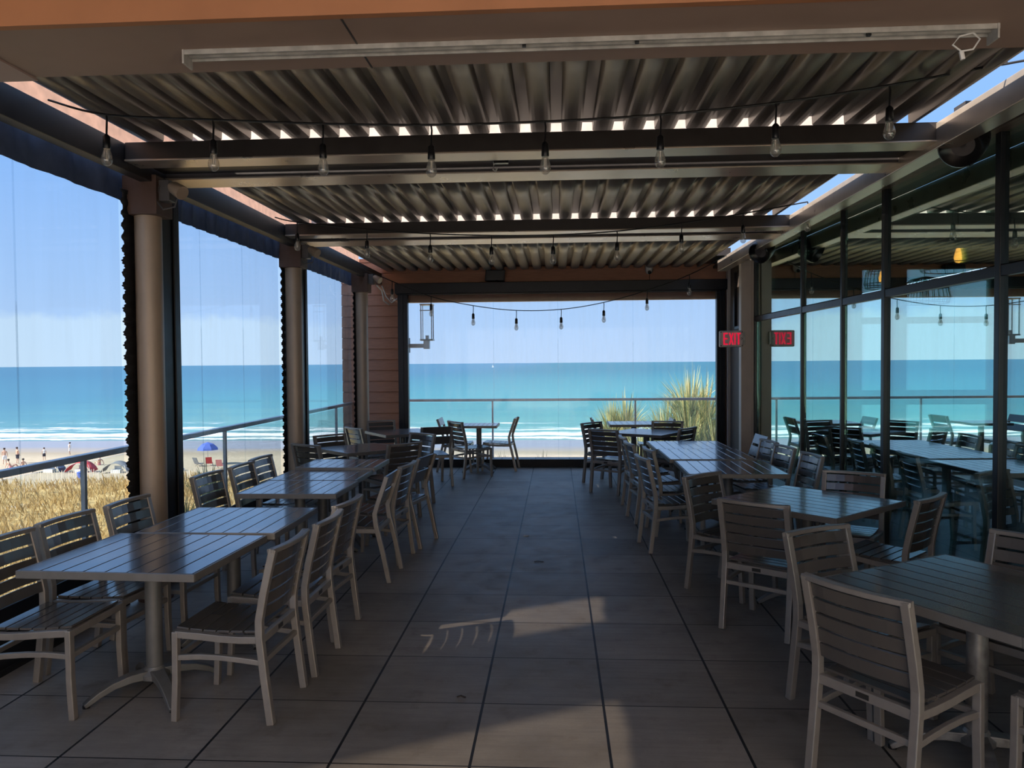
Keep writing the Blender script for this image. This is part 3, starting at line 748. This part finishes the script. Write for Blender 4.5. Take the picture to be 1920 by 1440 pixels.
MB().lathe([(.36, 1.0), (.36, 1.06), (.1, 1.14)], n=14).build('lid', M['blue_cloth'], tb)
bt = thing('sailboat', 'tiny white sailboat on the horizon', 'boat', (-150, 1800, GZ)); bt.scale = (.55, .55, .55)
MB().add([(-4, -1, .0), (4, -1, 0), (4, 1, 0), (-4, 1, 0), (-5, -1.2, 1.2), (5.5, 0, 1.4), (-5, 1.2, 1.2)], [(0, 1, 2, 3), (0, 1, 5, 4), (3, 2, 5, 6), (4, 5, 6), (0, 3, 6, 4), (1, 2, 5)]).build('hull', M['white_plastic'], bt)
MB().add([(-.5, 0, 1.6), (4, .3, 1.6), (-.5, 0, 11), (-.5, .12, 1.6), (4, .42, 1.6), (-.5, .12, 11)], [(0, 1, 2), (5, 4, 3), (0, 1, 4, 3), (1, 2, 5, 4), (2, 0, 3, 5)]).build('sail', M['white_cloth'], bt)

# ------------------------------------------------------------------ chairs
def curve_back(x, yc_, bulge=.022): return yc_ - bulge * (1 - (x / .2) ** 2)
def chair_five(name):
    r = empty(name)
    SX = .2125
    rear = lambda sx: [(sx * SX, -.25, 0), (sx * SX, -.222, .22), (sx * SX, -.2, .42), (sx * SX, -.2, .5), (sx * SX, -.222, .62), (sx * SX, -.25, .74), (sx * SX, -.275, .845)]
    for sx in (-1, 1):
        MB().sweep(rear(sx), .036, .036, (1, 0, 0)).build('leg', M['chair_frame'], r, .004)
        MB().sweep([(sx * SX, .232, 0), (sx * SX, .222, .2), (sx * SX, .22, .438)], .036, .03, (1, 0, 0)).build('leg', M['chair_frame'], r, .004)
    sf_ = MB()
    for sx in (-1, 1):
        sf_.sweep([(sx * SX, .22, .425), (sx * SX, .1, .418), (sx * SX, 0, .409), (sx * SX, -.1, .405), (sx * SX, -.2, .408)], .03, .034, (1, 0, 0))
    sf_.box(-.2, .2, .206, .236, .402, .438); sf_.box(-.2, .2, -.215, -.187, .385, .425)
    fr = sf_.build('seat_frame', M['chair_frame'], r, .003)
    MB().box(-.028, .028, -.2165, -.2145, .395, .416).build('name_plate', M['plate'], fr)
    for sx in (-1, 1):
        MB().sweep([(sx * SX, .222, .31), (sx * SX, .1, .318), (sx * SX, 0, .316), (sx * SX, -.1, .308), (sx * SX, -.205, .296)], .022, .026, (1, 0, 0)).build('stretcher', M['chair_frame'], r, .003)
    MB().box(-.2, .2, .21, .234, .298, .324).build('stretcher', M['chair_frame'], r, .003)
    MB().box(-.2, .2, -.222, -.2, .286, .312).build('stretcher', M['chair_frame'], r, .003)
    # slatted seat, dished
    zs = lambda y: .435 + .012 * ((y - .0) / .2) ** 2 * (1 if y > 0 else .3) - .006
    st = MB(); n = 6; y0, y1 = -.18, .228; p = (y1 - y0) / n
    for k in range(n):
        a = y0 + k * p + .004; b = y0 + (k + 1) * p - .004; vs = []
        for t in (-.012, 0):
            for (x, y) in ((-.198, a), (.198, a), (.198, b), (-.198, b)): vs.append((x, y, zs(y) + t + .012))
        st.add(vs, [(3, 2, 1, 0), (4, 5, 6, 7), (0, 1, 5, 4), (1, 2, 6, 5), (2, 3, 7, 6), (3, 0, 4, 7)])
    st.build('seat', M['slat'], r, .002)
    def yz(z):
        pts = [(-.2, .5), (-.222, .62), (-.25, .74), (-.275, .845)]
        for (a, za), (b, zb) in zip(pts[:-1], pts[1:]):
            if z <= zb: return a + (b - a) * (z - za) / (zb - za)
        return -.275
    bk = MB(); z0 = .495; ph = .0652
    for k in range(5):
        za = z0 + k * ph + .004; zb = z0 + (k + 1) * ph - .004; zm = (za + zb) / 2
        path = [(x, curve_back(x, yz(zm)) + .004, zm) for x in (-.196, -.13, -.065, 0, .065, .13, .196)]
        bk.sweep(path, .056, .013, (0, yz(zb) - yz(za), zb - za))
    bk.build('backrest', M['slat'], r, .002)
    MB().sweep([(x, curve_back(x, -.272), .835) for x in (-.23, -.2, -.13, -.065, 0, .065, .13, .2, .23)], .022, .038, (0, 0, 1)).build('top_rail', M['chair_frame'], r, .004)
    return r
def chair_two(name):
    r = empty(name); SX = .2125
    for sx in (-1, 1):
        MB().sweep([(sx * SX, -.3, 0), (sx * SX, -.25, .24), (sx * SX, -.2, .45), (sx * SX, -.19, .54), (sx * SX, -.215, .62), (sx * SX, -.29, .835)], .034, .036, (1, 0, 0)).build('leg', M['chair_frame'], r, .004)
        MB().sweep([(sx * SX, .24, 0), (sx * SX, .225, .2), (sx * SX, .22, .43)], .034, .032, (1, 0, 0)).build('leg', M['chair_frame'], r, .004)
    sf_ = MB()
    for sx in (-1, 1): sf_.sweep([(sx * SX, .225, .42), (sx * SX, 0, .408), (sx * SX, -.2, .408)], .028, .034, (1, 0, 0))
    sf_.box(-.2, .2, .208, .236, .4, .436).box(-.2, .2, -.214, -.186, .392, .426)
    sf_.build('seat_frame', M['chair_frame'], r, .003)
    st = MB(); n = 5; y0, y1 = -.19, .235; p = (y1 - y0) / n
    for k in range(n):
        a = y0 + k * p + .004; b = y0 + (k + 1) * p - .004
        za = .43 + .01 * (a / .2); zb = .43 + .01 * (b / .2)
        st.add([(-.2, a, za), (.2, a, za), (.2, b, zb), (-.2, b, zb), (-.2, a, za + .014), (.2, a, za + .014), (.2, b, zb + .014), (-.2, b, zb + .014)], [(3, 2, 1, 0), (4, 5, 6, 7), (0, 1, 5, 4), (1, 2, 6, 5), (2, 3, 7, 6), (3, 0, 4, 7)])
    st.build('seat', M['slat'], r, .002)
    bk = MB()
    for za, zb in ((.585, .7), (.722, .84)):
        zm = (za + zb) / 2; y = -.215 - (zm - .62) * .349
        bk.sweep([(x, y + .012, zm) for x in (-.225, 0, .225)], zb - za, .014, (0, -.33, .94))
    bk.build('backrest', M['slat'], r, .002)
    return r
GA = 'grey slatted patio chairs with five back slats'; GB = 'grey slatted patio chairs with two wide back slats'
five = None; two = None
def put(kind, rail, face, label):
    """place a chair by where its top rail stands and which way it faces"""
    global five, two
    f = Vector((face[0], face[1])).normalized(); c = Vector(rail) + f * .272
    rz = math.atan2(-f.x, f.y); loc = (c.x, c.y, 0)
    if kind == 'A':
        if five is None:
            five = chair_five('patio_chair'); tag(five, label, 'chair', GA); five.location = loc; five.rotation_euler.z = rz; return five
        return dup(five, loc, rz, label, GA)
    if two is None:
        two = chair_two('two_slat_chair'); tag(two, label, 'chair', GB); two.location = loc; two.rotation_euler.z = rz; return two
    return dup(two, loc, rz, label, GB)
put('A', (1.14, 3.0), (.82, .57), 'grey slatted chair seen from behind, closest to the camera on the shop side')
put('A', (-2.86, 3.76), (1, 0), 'grey slatted chair cut off by the picture edge at the front table, screen side')
put('A', (-2.86, 4.28), (1, -.08), 'grey slatted chair, second along the screen side of the front table pair')
put('A', (-2.8, 4.82), (1, -.05), 'grey slatted chair, third along the screen side, in front of the nearest column')
put('A', (-1.34, 3.75), (-1, .04), 'grey slatted chair nearest the camera on the aisle side of the front table pair')
put('A', (-1.31, 4.31), (-1, .02), 'grey slatted chair, second on the aisle side of the front table pair')
put('A', (-1.34, 4.83), (-1, .1), 'grey slatted chair, third on the aisle side of the front table pair')
put('A', (-2.82, 6.0), (1, -.08), 'grey slatted chair, first on the screen side of the second row of tables')
put('A', (-2.77, 6.56), (1, -.04), 'grey slatted chair, middle of three on the screen side of the second row of tables')
put('A', (-2.8, 7.07), (1, -.05), 'grey slatted chair, last of three on the screen side of the second row of tables')
put('B', (-1.34, 6.1), (-1, .02), 'two-slat chair on the aisle side of the second row of tables, nearest the camera')
put('A', (-1.3, 6.6), (-1, .1), 'five-slat chair between two two-slat chairs on the aisle side of the second row')
put('B', (-1.25, 7.2), (-.98, .2), 'two-slat chair on the aisle side of the second row, farthest one')
put('A', (-2.74, 8.19), (.53, .85), 'chair seen from behind against the middle column, at the turned brown table')
put('A', (-2.81, 9.32), (.76, -.65), 'chair facing the camera behind the turned brown table, beside the far screen')
put('A', (-2.78, 10.32), (.72, .69), 'pale lit chair back standing before the far corner column')
put('A', (-2.7, 11.6), (.53, -.85), 'dark chair facing the camera in front of the terracotta wall')
put('A', (-1.66, 8.28), (-.74, .67), 'dark chair seen from behind on the near aisle side of the turned brown table')
put('A', (-1.67, 9.45), (-.61, -.79), 'chair with sky blue sheen facing the camera beyond the turned brown table')
put('B', (-1.66, 10.5), (-.4, .9), 'dark two-slat chair with open lower back, right of the far corner table')
put('A', (-1.52, 11.38), (.82, .58), 'five-slat chair seen from behind, left of the lone pedestal table')
put('B', (-1.86, 12.16), (1, 0), 'two-slat chair almost hidden, at the far left side of the lone pedestal table')
put('B', (-.655, 12.24), (-1, .08), 'two-slat chair in side view standing alone against the far screen')
put('A', (.5, 11.1), (.75, -.66), 'chair facing the aisle at the far turned table, with its front leg showing')
put('A', (.6, 9.95), (.6, .8), 'chair seen from behind at the aisle side of the far turned table')
put('A', (1.62, 11.3), (-.25, -.97), 'brown lit chair facing the camera behind the far turned table')
put('A', (1.72, 10.15), (-.8, .6), 'chair on the shop side of the far turned table, before the spiky plant')
put('B', (.56, 11.98), (1, 0), 'two-slat chair edge on at the farthest table, aisle side')
put('B', (1.78, 11.98), (-1, 0), 'two-slat chair with a blue sheen at the farthest table, shop side')
put('A', (.77, 9.0), (1, .06), 'farthest chair on the aisle side of the long joined tables')
put('A', (.78, 8.32), (1, .12), 'second farthest chair on the aisle side of the long joined tables')
put('A', (.92, 7.74), (1, .1), 'chair pushed farther in under the long joined tables, aisle side')
put('A', (.78, 7.08), (1, .14), 'nearest chair on the aisle side of the long joined tables')
put('B', (2.42, 9.2), (-1, -.06), 'two-slat chair with blue sheen beside the pale post, shop side of the long tables')
put('A', (2.32, 8.5), (-1, -.12), 'second chair from the pale post, shop side of the long tables')
put('A', (2.33, 7.95), (-1, -.15), 'third chair from the pale post, shop side of the long tables')
put('A', (2.38, 7.27), (-1, -.1), 'chair standing apart by the glass at the near end of the long tables')
put('A', (1.21, 4.8), (.6, .8), 'chair seen from behind at the aisle corner of the teal tinted single table')
put('A', (1.12, 5.98), (.68, -.73), 'dark chair facing the camera between long tables and teal tinted single table')
put('A', (2.315, 6.105), (-.52, -.86), 'chair facing the camera with its back to the glass, behind the teal tinted single table')
put('A', (2.38, 5.0), (-.71, .71), 'chair side on against the glass, near side of the teal tinted single table')
put('A', (1.35, 4.05), (.5, -.86), 'chair facing the camera tucked at the front dark table, aisle side')
put('A', (2.355, 3.865), (-.84, -.54), 'chair with a warm lit back at the front dark table, against the glass')
put('A', (2.17, 2.66), (-.49, .87), 'chair cut off by the picture corner, only seat corner and leg showing')

# ------------------------------------------------------------------ tables
def table(loc, rz, sx, sy, label, zt=.74, group=None, base_mat='pedestal', top='table_top', bolt=True):
    t = thing('pedestal_table', label, 'table', (loc[0], loc[1], 0), rz, group)
    tp = MB(); n = 8; e = .012; x0 = -sx / 2 + e; p = (sx - 2 * e) / n
    for k in range(n): tp.box(x0 + k * p + .003, x0 + (k + 1) * p - .003, -sy / 2 + e, sy / 2 - e, zt - .014, zt)
    tp.build('tabletop', M[top], t, .002)
    ed = MB()
    ed.box(-sx / 2, sx / 2, -sy / 2, -sy / 2 + e, zt - .038, zt).box(-sx / 2, sx / 2, sy / 2 - e, sy / 2, zt - .038, zt)
    ed.box(-sx / 2, -sx / 2 + e, -sy / 2 + e, sy / 2 - e, zt - .038, zt).box(sx / 2 - e, sx / 2, -sy / 2 + e, sy / 2 - e, zt - .038, zt)
    ed.box(-sx / 2 + e, sx / 2 - e, -sy / 2 + e, sy / 2 - e, zt - .02, zt - .0145)
    ed.build('edge_frame', M['table_edge'], t, .003)
    MB().box(-.18, .18, -.03, .03, zt - .05, zt - .02).box(-.03, .03, -.18, .18, zt - .05, zt - .02).build('top_bracket', M['pedestal'], t, .003)
    MB().lathe([(.042, .1), (.042, zt - .045)], n=24).build('column', M[base_mat], t, smooth=True)
    bs = MB().lathe([(.075, .075), (.075, .1), (.05, .125), (.044, .14)], n=20)
    for k in range(4):
        a = PI / 4 + k * PI / 2; d = Vector((math.cos(a), math.sin(a), 0)); s = Vector((-d.y, d.x, 0))
        pts = [d * .04 + Vector((0, 0, .1)), d * .12 + Vector((0, 0, .098)), d * .2 + Vector((0, 0, .082)), d * .27 + Vector((0, 0, .052)), d * .315 + Vector((0, 0, .024)), d * .335 + Vector((0, 0, .012))]
        bs.sweep(pts, lambda i: (.07, .062, .055, .05, .046, .04)[i], lambda i: (.045, .04, .034, .03, .026, .02)[i], s)
    b = bs.build('base', M[base_mat], t, .004, smooth=True)
    for k in range(4):
        a = PI / 4 + k * PI / 2
        MB().lathe([(.018, .0), (.018, .014)], (math.cos(a) * .325, math.sin(a) * .325, 0), 10).build('foot_glide', M['black'], b)
    return t
GT = 'grey slatted pedestal tables'
ang = lambda x, y: math.atan2(-x, y)     # slats run along local y
table((-2.13, 3.89), -.045, .9, .82, 'grey slatted table nearest the camera on the screen side', group=GT)
table((-2.055, 4.72), 0, .84, .79, 'grey slatted table joined behind the front table on the screen side', group=GT)
table((-2.05, 5.98), 0, .775, .66, 'grey slatted table at the near end of the second row', group=GT)
table((-2.07, 6.63), 0, .765, .61, 'grey slatted table in the middle of the second row', group=GT)
table((-2.05, 7.25), 0, .75, .63, 'grey slatted table standing a little higher at the far end of the second row', .762, group=GT)
table((-2.27, 8.78), ang(.72, .69), .8, .8, 'brownish turned single table beside the middle column', group=GT)
table((-2.21, 10.87), ang(.83, .56), .84, .84, 'turned single table at the terracotta corner', group=GT)
table((-1.235, 12.1), 0, .62, .62, 'small lone pedestal table against the far screen seen edge on', group=GT)
table((1.2, 12.0), 0, .8, .72, 'farthest table on the shop side before the spiky plant', .765, group=GT)
table((1.25, 10.75), ang(.85, -.53), .82, .82, 'turned single table between the farthest table and the long joined tables', group=GT)
table((1.58, 7.16), -.02, .87, .95, 'near table of the three long joined tables', group=GT)
table((1.545, 8.1), 0, .86, .92, 'middle table of the three long joined tables', .748, group=GT)
table((1.53, 9.03), 0, .86, .9, 'far table of the three long joined tables', group=GT)
table((1.75, 5.45), ang(.667, -.74), .93, .93, 'turned single table with teal reflections by the glass front', group=GT)
table((1.79, 3.35), ang(.5, -.86), .88, .88, 'dark turned table cut by the picture edge, on a scuffed base', group=GT, base_mat='scuffed')

# ------------------------------------------------------------------ light fixture, strings, speakers, cameras, sign
lf = thing('strip_light', 'empty metal strip light fixture without tubes on the front beam', 'light', (0, 0, 0))
MB().box(-1.18, 1.33, 2.395, 2.399, 2.706, 2.7215).box(-1.18, 1.33, 2.448, 2.452, 2.704, 2.7215).box(-1.18, 1.33, 2.399, 2.448, 2.717, 2.7215).box(-1.18, 1.33, 2.43, 2.44, 2.71, 2.717).build('channel', M['steel_grey'], lf)
for x in (-1.18, 1.322): MB().box(x, x + .006, 2.393, 2.454, 2.678, 2.7215).build('end_cap', M['steel_grey'], lf)
for x in (-.1, .25, .95): MB().box(x, x + .012, 2.412, 2.424, 2.705, 2.717).build('clip', M['plate'], lf)
MB().tube([(1.27, 2.43, 2.71), (1.23, 2.43, 2.7), (1.21, 2.43, 2.675), (1.235, 2.43, 2.655), (1.27, 2.43, 2.66), (1.29, 2.43, 2.69), (1.27, 2.43, 2.71)], .003, 6).tube([(1.235, 2.43, 2.655), (1.24, 2.43, 2.63)], .007, 6).build('loose_wire', M['paper'], lf)

def string_lights(label, pts, bulbs, Y, zdrop=.11):
    s = thing('string_lights', label, 'string lights', (pts[0][0], Y, pts[0][1]), 0, 'festoon strings under the roof')
    o = Vector((pts[0][0], 0, pts[0][1]))
    P = [Vector((x, 0, z)) - o for x, z in pts]
    sm = []
    for i in range(len(P) - 1):        # Catmull-Rom smoothing
        a, b, c, d = P[max(i - 1, 0)], P[i], P[i + 1], P[min(i + 2, len(P) - 1)]
        for k in range(6):
            t = k / 6; sm.append(.5 * ((2 * b) + (c - a) * t + (2 * a - 5 * b + 4 * c - d) * t * t + (3 * b - a - 3 * c + d) * t ** 3))
    sm.append(P[-1])
    MB().tube(sm, .0065, 6).build('cable', M['cable'], s)
    for i in bulbs:
        p = P[i]
        h = MB().tube([p, p + Vector((.004, 0, -.03)), p + Vector((0, 0, -zdrop))], .0055, 6).lathe([(.009, .0), (.019, -.012), (.021, -.075), (.018, -.08)], p + Vector((0, 0, -zdrop)), 12).build('socket', M['black'], s, smooth=True)
        MB().lathe([(.015, 0), (.02, -.02), (.029, -.05), (.0305, -.066), (.025, -.086), (.012, -.098), (.002, -.1)], p + Vector((0, 0, -zdrop - .076)), 14).build('bulb', M['bulb_glass'], h, smooth=True)
        MB().tube([p + Vector((-.006, 0, -zdrop - .09)), p + Vector((-.004, 0, -zdrop - .14)), p + Vector((.004, 0, -zdrop - .14)), p + Vector((.006, 0, -zdrop - .09))], .0025, 5).build('filament_support', M['paper'], h)
string_lights('festoon string nearest the camera under the front roof bay', [(-2.85, 3.22), (-2.515, 3.129), (-1.901, 3.085), (-1.28, 3.047), (-.677, 3.025), (-.053, 3.027), (.567, 3.048), (1.177, 3.094), (1.769, 3.17), (2.37, 3.27)], range(1, 9), 4.2)
string_lights('festoon string under the middle roof bay', [(-2.8, 3.19), (-2.576, 3.139), (-1.872, 3.055), (-1.238, 3.0), (-.631, 2.972), (-.024, 2.967), (.599, 2.992), (1.22, 3.059), (1.81, 3.14), (2.42, 3.24)], range(1, 10), 7.55)
string_lights('festoon string sagging low in front of the far screen', [(-2.8, 3.1), (-2.346, 2.9), (-1.785, 2.673), (-1.18, 2.536), (-.564, 2.46), (.073, 2.468), (.675, 2.558), (1.281, 2.72), (1.87, 2.93), (2.4, 3.2)], range(1, 9), 10.9)
hb = thing('string_lights', 'single festoon bulb hanging at the upper shop side corner near the camera', 'string lights', (2.4, 3.95, 3.2), 0, 'festoon strings under the roof')
MB().tube([(-.06, .25, .06), (0, 0, 0), (.02, -.5, .02), (.03, -1.0, .06)], .0065, 6).build('cable', M['cable'], hb)
h = MB().tube([(0, 0, 0), (.004, 0, -.05)], .0055, 6).lathe([(.009, 0), (.019, -.012), (.021, -.075), (.018, -.08)], (0, 0, -.05), 12).build('socket', M['black'], hb, smooth=True)
MB().lathe([(.015, 0), (.02, -.02), (.029, -.05), (.0305, -.066), (.025, -.086), (.012, -.098), (.002, -.1)], (0, 0, -.126), 14).build('bulb', M['bulb_glass'], h, smooth=True)

def flood(loc, label, cable=True):
    f = thing('floodlight', label, 'light', loc, 0, 'small grey floodlights on the column heads')
    MB().box(-.05, .03, -.05, .05, -.06, .09).build('junction_box', M['grey_plastic'], f, .006)
    MB().lathe([(.03, 0), (.045, .03), (.052, .12), (.05, .13)], (.03, -.02, .05), 16, (.75, -.3, -.45)).build('lamp_head', M['column'], f, smooth=True)
    if cable: MB().tube([(-.04, -.05, .05), (-.06, -.07, -.06), (0, -.08, -.13), (.08, -.07, -.11), (.1, -.05, -.03), (.06, -.03, .03)], .006, 6).build('cable_loop', M['grey_plastic'], f)
    return f
flood((-2.792, 5.42, 2.96), 'small grey floodlight with a looped cable on the nearest column head')
flood((-2.777, 8.47, 2.96), 'small grey floodlight with a looped cable on the middle column head')
flood((-2.777, 11.5, 2.98), 'small grey floodlight on the far corner column head', False)
wc = tag(MB().tube([(-2.74, 11.6, 2.92), (-2.7, 11.8, 2.85), (-2.74, 12.1, 2.72), (-2.72, 12.4, 2.68)], .009, 6).tube([(-2.86, 12.5, 3.0), (-2.84, 12.5, 2.96), (-2.79, 12.5, 2.82), (-2.7, 12.5, 2.72), (-2.6, 12.45, 2.78)], .009, 6).build('white_cable', M['paper']), 'white cable drooping across the terracotta wall', 'cable')
def speaker(loc, label, s=1.0):
    p = thing('ceiling_speaker', label, 'speaker', loc, 0, 'black speakers under the glass header'); p.scale = (s, s, s)
    ax = (-.62, -.6, -.5)
    MB().lathe([(.05, .0), (.115, .04), (.13, .12), (.132, .23), (.12, .245), (.1, .21), (.04, .17)], (.06, .1, .03), 28, ax).build('shell', M['black'], p, smooth=True)
    MB().lathe([(.095, .19), (.06, .165), (.03, .175), (.02, .19)], (.06, .1, .03), 24, ax).build('cone', M['grey_plastic'], p, smooth=True)
    MB().box(.04, .08, .08, .12, .03, .2).box(-.02, .2, .03, .17, .17, .22).build('mount', M['black'], p)
    return p
speaker((2.58, 4.95, 3.11), 'large black round speaker under the header near the camera')
speaker((2.5, 9.35, 3.08), 'black round speaker above the pale post, farther away')
ws = thing('wall_speaker', 'black boxy speaker above the far screen housing', 'speaker', (-.98, WY - .12, 3.13))
MB().add([(-.17, -.06, -.09), (.15, -.06, -.09), (.17, -.06, .09), (-.15, -.06, .09), (-.15, .1, -.09), (.15, .1, -.09), (.15, .1, .09), (-.15, .1, .09)], [(3, 2, 1, 0), (4, 5, 6, 7), (0, 1, 5, 4), (1, 2, 6, 5), (2, 3, 7, 6), (3, 0, 4, 7)]).build('cabinet', M['black'], ws, .012)
MB().box(-.13, .13, -.068, -.062, -.07, .07).build('grille', M['plate'], ws)
sc = thing('security_camera', 'white dome security camera above the far screen', 'camera', (1.5, WY - .08, 3.2))
MB().lathe([(.05, .08), (.062, .06), (.062, -.02), (.045, -.06), (.02, -.075)], (0, 0, 0), 18).build('housing', M['white_plastic'], sc, smooth=True)
MB().lathe([(.026, 0), (.026, .03), (.012, .038)], (0, -.045, -.045), 14, (0, -1, -.7)).build('lens', M['black'], sc, smooth=True)
MB().tube([(.01, .05, -.05), (.015, .05, -.19)], .004, 6).build('lead', M['cable'], sc)

ex = thing('exit_sign', 'grey exit sign with lit red letters on the pale post', 'sign', (2.385, 10.6, 2.02))
MB().box(-.165, .155, -.03, .03, -.115, .11).build('housing', M['grey_sign'] if 'grey_sign' in M else pbr('sign housing grey', (.85, .8, .77), .5), ex, .018)
MB().box(.155, .18, -.02, .03, -.08, .09).build('wall_mount', M['steel_grey'], ex, .003)
for x in (-.145, .135):
    for zz in (-.095, .09): MB().lathe([(.008, 0), (.006, .004)], (x, -.03, zz), 8, (0, -1, 0)).build('screw', M['black'], ex)
lt = MB(); zb, zt_ = -.082, .078; st_ = .019; y0, y1 = -.034, -.0305
def lbar(x0, z0, x1, z1, wd=st_):
    a = Vector((x0, 0, z0)); b = Vector((x1, 0, z1)); d = (b - a).normalized(); s = Vector((-d.z, 0, d.x)) * wd / 2
    q = [a - s, b - s, b + s, a + s]
    lt.add([(p.x, y0, p.z) for p in q] + [(p.x, y1, p.z) for p in q], [(0, 1, 2, 3), (7, 6, 5, 4), (0, 4, 5, 1), (1, 5, 6, 2), (2, 6, 7, 3), (3, 7, 4, 0)])
X0 = -.105
lbar(X0, zb, X0, zt_); lbar(X0, zt_ - .008, X0 + .05, zt_ - .008); lbar(X0, 0, X0 + .044, 0); lbar(X0, zb + .008, X0 + .05, zb + .008)
lbar(X0 + .073, zb, X0 + .119, zt_, .018); lbar(X0 + .073, zt_, X0 + .119, zb, .018)
lbar(X0 + .146, zb, X0 + .146, zt_, .017); lbar(X0 + .168, zt_ - .009, X0 + .222, zt_ - .009); lbar(X0 + .194, zb, X0 + .194, zt_)
lt.build('letters', M['exit_red'], ex)
lt = MB(); lbar(X0 + .23, .018, X0 + .243, 0, .006); lbar(X0 + .243, 0, X0 + .23, -.018, .006)
lt.build('chevron', M['plate'], ex)

# ------------------------------------------------------------------ inside the restaurant
def pendant(loc, r, hgt, label, lit=True, drop=.5):
    p = thing('pendant_lamp', label, 'lamp', loc, 0, 'wicker pendant lamps in the restaurant')
    ck = MB(); n = 26
    for k in range(n):
        a = 2 * PI * k / n; d = Vector((math.cos(a), math.sin(a), 0))
        ck.tube([d * .03 + Vector((0, 0, hgt)), d * r * .55 + Vector((0, 0, hgt * .88)), d * r * .9 + Vector((0, 0, hgt * .5)), d * r + Vector((0, 0, .0)), d * r * .93 + Vector((0, 0, -.06))], .006, 4)
    for zz, q in ((0, 1), (-.06, .93), (hgt * .5, .9), (hgt * .88, .55)):
        ck.tube([(math.cos(2 * PI * k / 24) * r * q, math.sin(2 * PI * k / 24) * r * q, zz) for k in range(25)], .005, 4)
    ck.build('wire_shade', M['wicker'], p)
    MB().tube([(0, 0, hgt), (0, 0, 3.42 - loc[2])], .006, 6).build('cord', M['cable'], p)
    b = MB().lathe([(.02, .1), (.03, .06), (.045, .0), (.035, -.05), (.01, -.065)], (0, 0, hgt * .25), 14).build('bulb', M['filament'] if lit else M['bulb_glass'], p, smooth=True)
    MB().tube([(0, 0, hgt), (0, 0, hgt * .25 + .1)], .012, 6).build('lamp_holder', M['black'], p)
    return p
pendant((4.56, 9.0, 2.79), .4, .34, 'large wicker dome pendant with a glowing bulb seen through the glass')
pendant((4.3, 10.4, 2.72), .22, .3, 'smaller wicker pendant with a glowing bulb, farther inside')
pendant((4.75, 10.2, 2.5), .3, .28, 'unlit wicker pendant hanging lower between the two lit ones', False)
def stool(loc, rz, label):
    s = thing('bar_stool', label, 'stool', loc, rz, 'bar stools in the restaurant')
    MB().box(-.2, .2, -.19, .19, .715, .745).build('seat', M['stool_seat'], s, .012)
    for sx in (-1, 1):
        for sy in (-1, 1):
            MB().sweep([(sx * .21, sy * .2, 0), (sx * .17, sy * .16, .715)], .035, .035, (1, 0, 0)).build('leg', M['stool'], s, .003)
    MB().box(-.19, .19, -.185, -.165, .22, .245).box(-.19, .19, .165, .185, .22, .245).box(-.2, -.18, -.17, .17, .3, .325).box(.18, .2, -.17, .17, .3, .325).build('footrest', M['stool'], s)
    return s
s0 = stool((3.42, 6.2, 0), .1, 'nearer grey topped bar stool behind the big pane')
dup(s0, (3.5, 7.55, 0), -.05, 'farther grey topped bar stool behind the big pane'); dup(s0, (3.3, 4.7, 0), .2, 'bar stool behind the last pane at the picture edge')
# crumbs on the floor
tag(MB().add([(0, 0, .002), (.05, .01, .006), (.06, .03, .003), (.01, .025, .008), (.0, 0, .0), (.05, .01, .003), (.06, .03, 0), (.01, .025, .004)], [(0, 1, 2, 3), (7, 6, 5, 4), (0, 4, 5, 1), (1, 5, 6, 2), (2, 6, 7, 3), (3, 7, 4, 0)]).build('paper_scrap', M['paper'], loc=(-.34, 7.5, 0)), 'small white paper scrap on a paver joint in the aisle', 'litter')
tag(MB().sweep([(0, 0, .004), (.03, .008, .006), (.08, -.002, .004)], .014, .003, (0, 1, 0)).build('dry_leaf', M['leaf_litter'], loc=(-.2, 6.55, 0)), 'dark curled dry leaf in the middle of the aisle', 'litter')
tag(MB().sweep([(0, 0, .005), (.02, .004, .01), (.045, -.004, .005)], .012, .005, (0, 1, 0)).build('dry_leaf', M['leaf_litter'], loc=(-.52, 3.86, 0)), 'small dark dry leaf near the front of the aisle', 'litter')

# ------------------------------------------------------------------ colour management
vs_ = SC.view_settings
vs_.view_transform = 'Standard'; vs_.look = 'None'; vs_.exposure = .32; vs_.gamma = 1; vs_.use_curve_mapping = False
SC.cycles.max_bounces = 10; SC.cycles.diffuse_bounces = 5; SC.cycles.glossy_bounces = 5; SC.cycles.transparent_max_bounces = 16
SC.cycles.caustics_reflective = False; SC.cycles.caustics_refractive = False
SC.cycles.use_denoising = True
SC.cycles.sample_clamp_indirect = 6
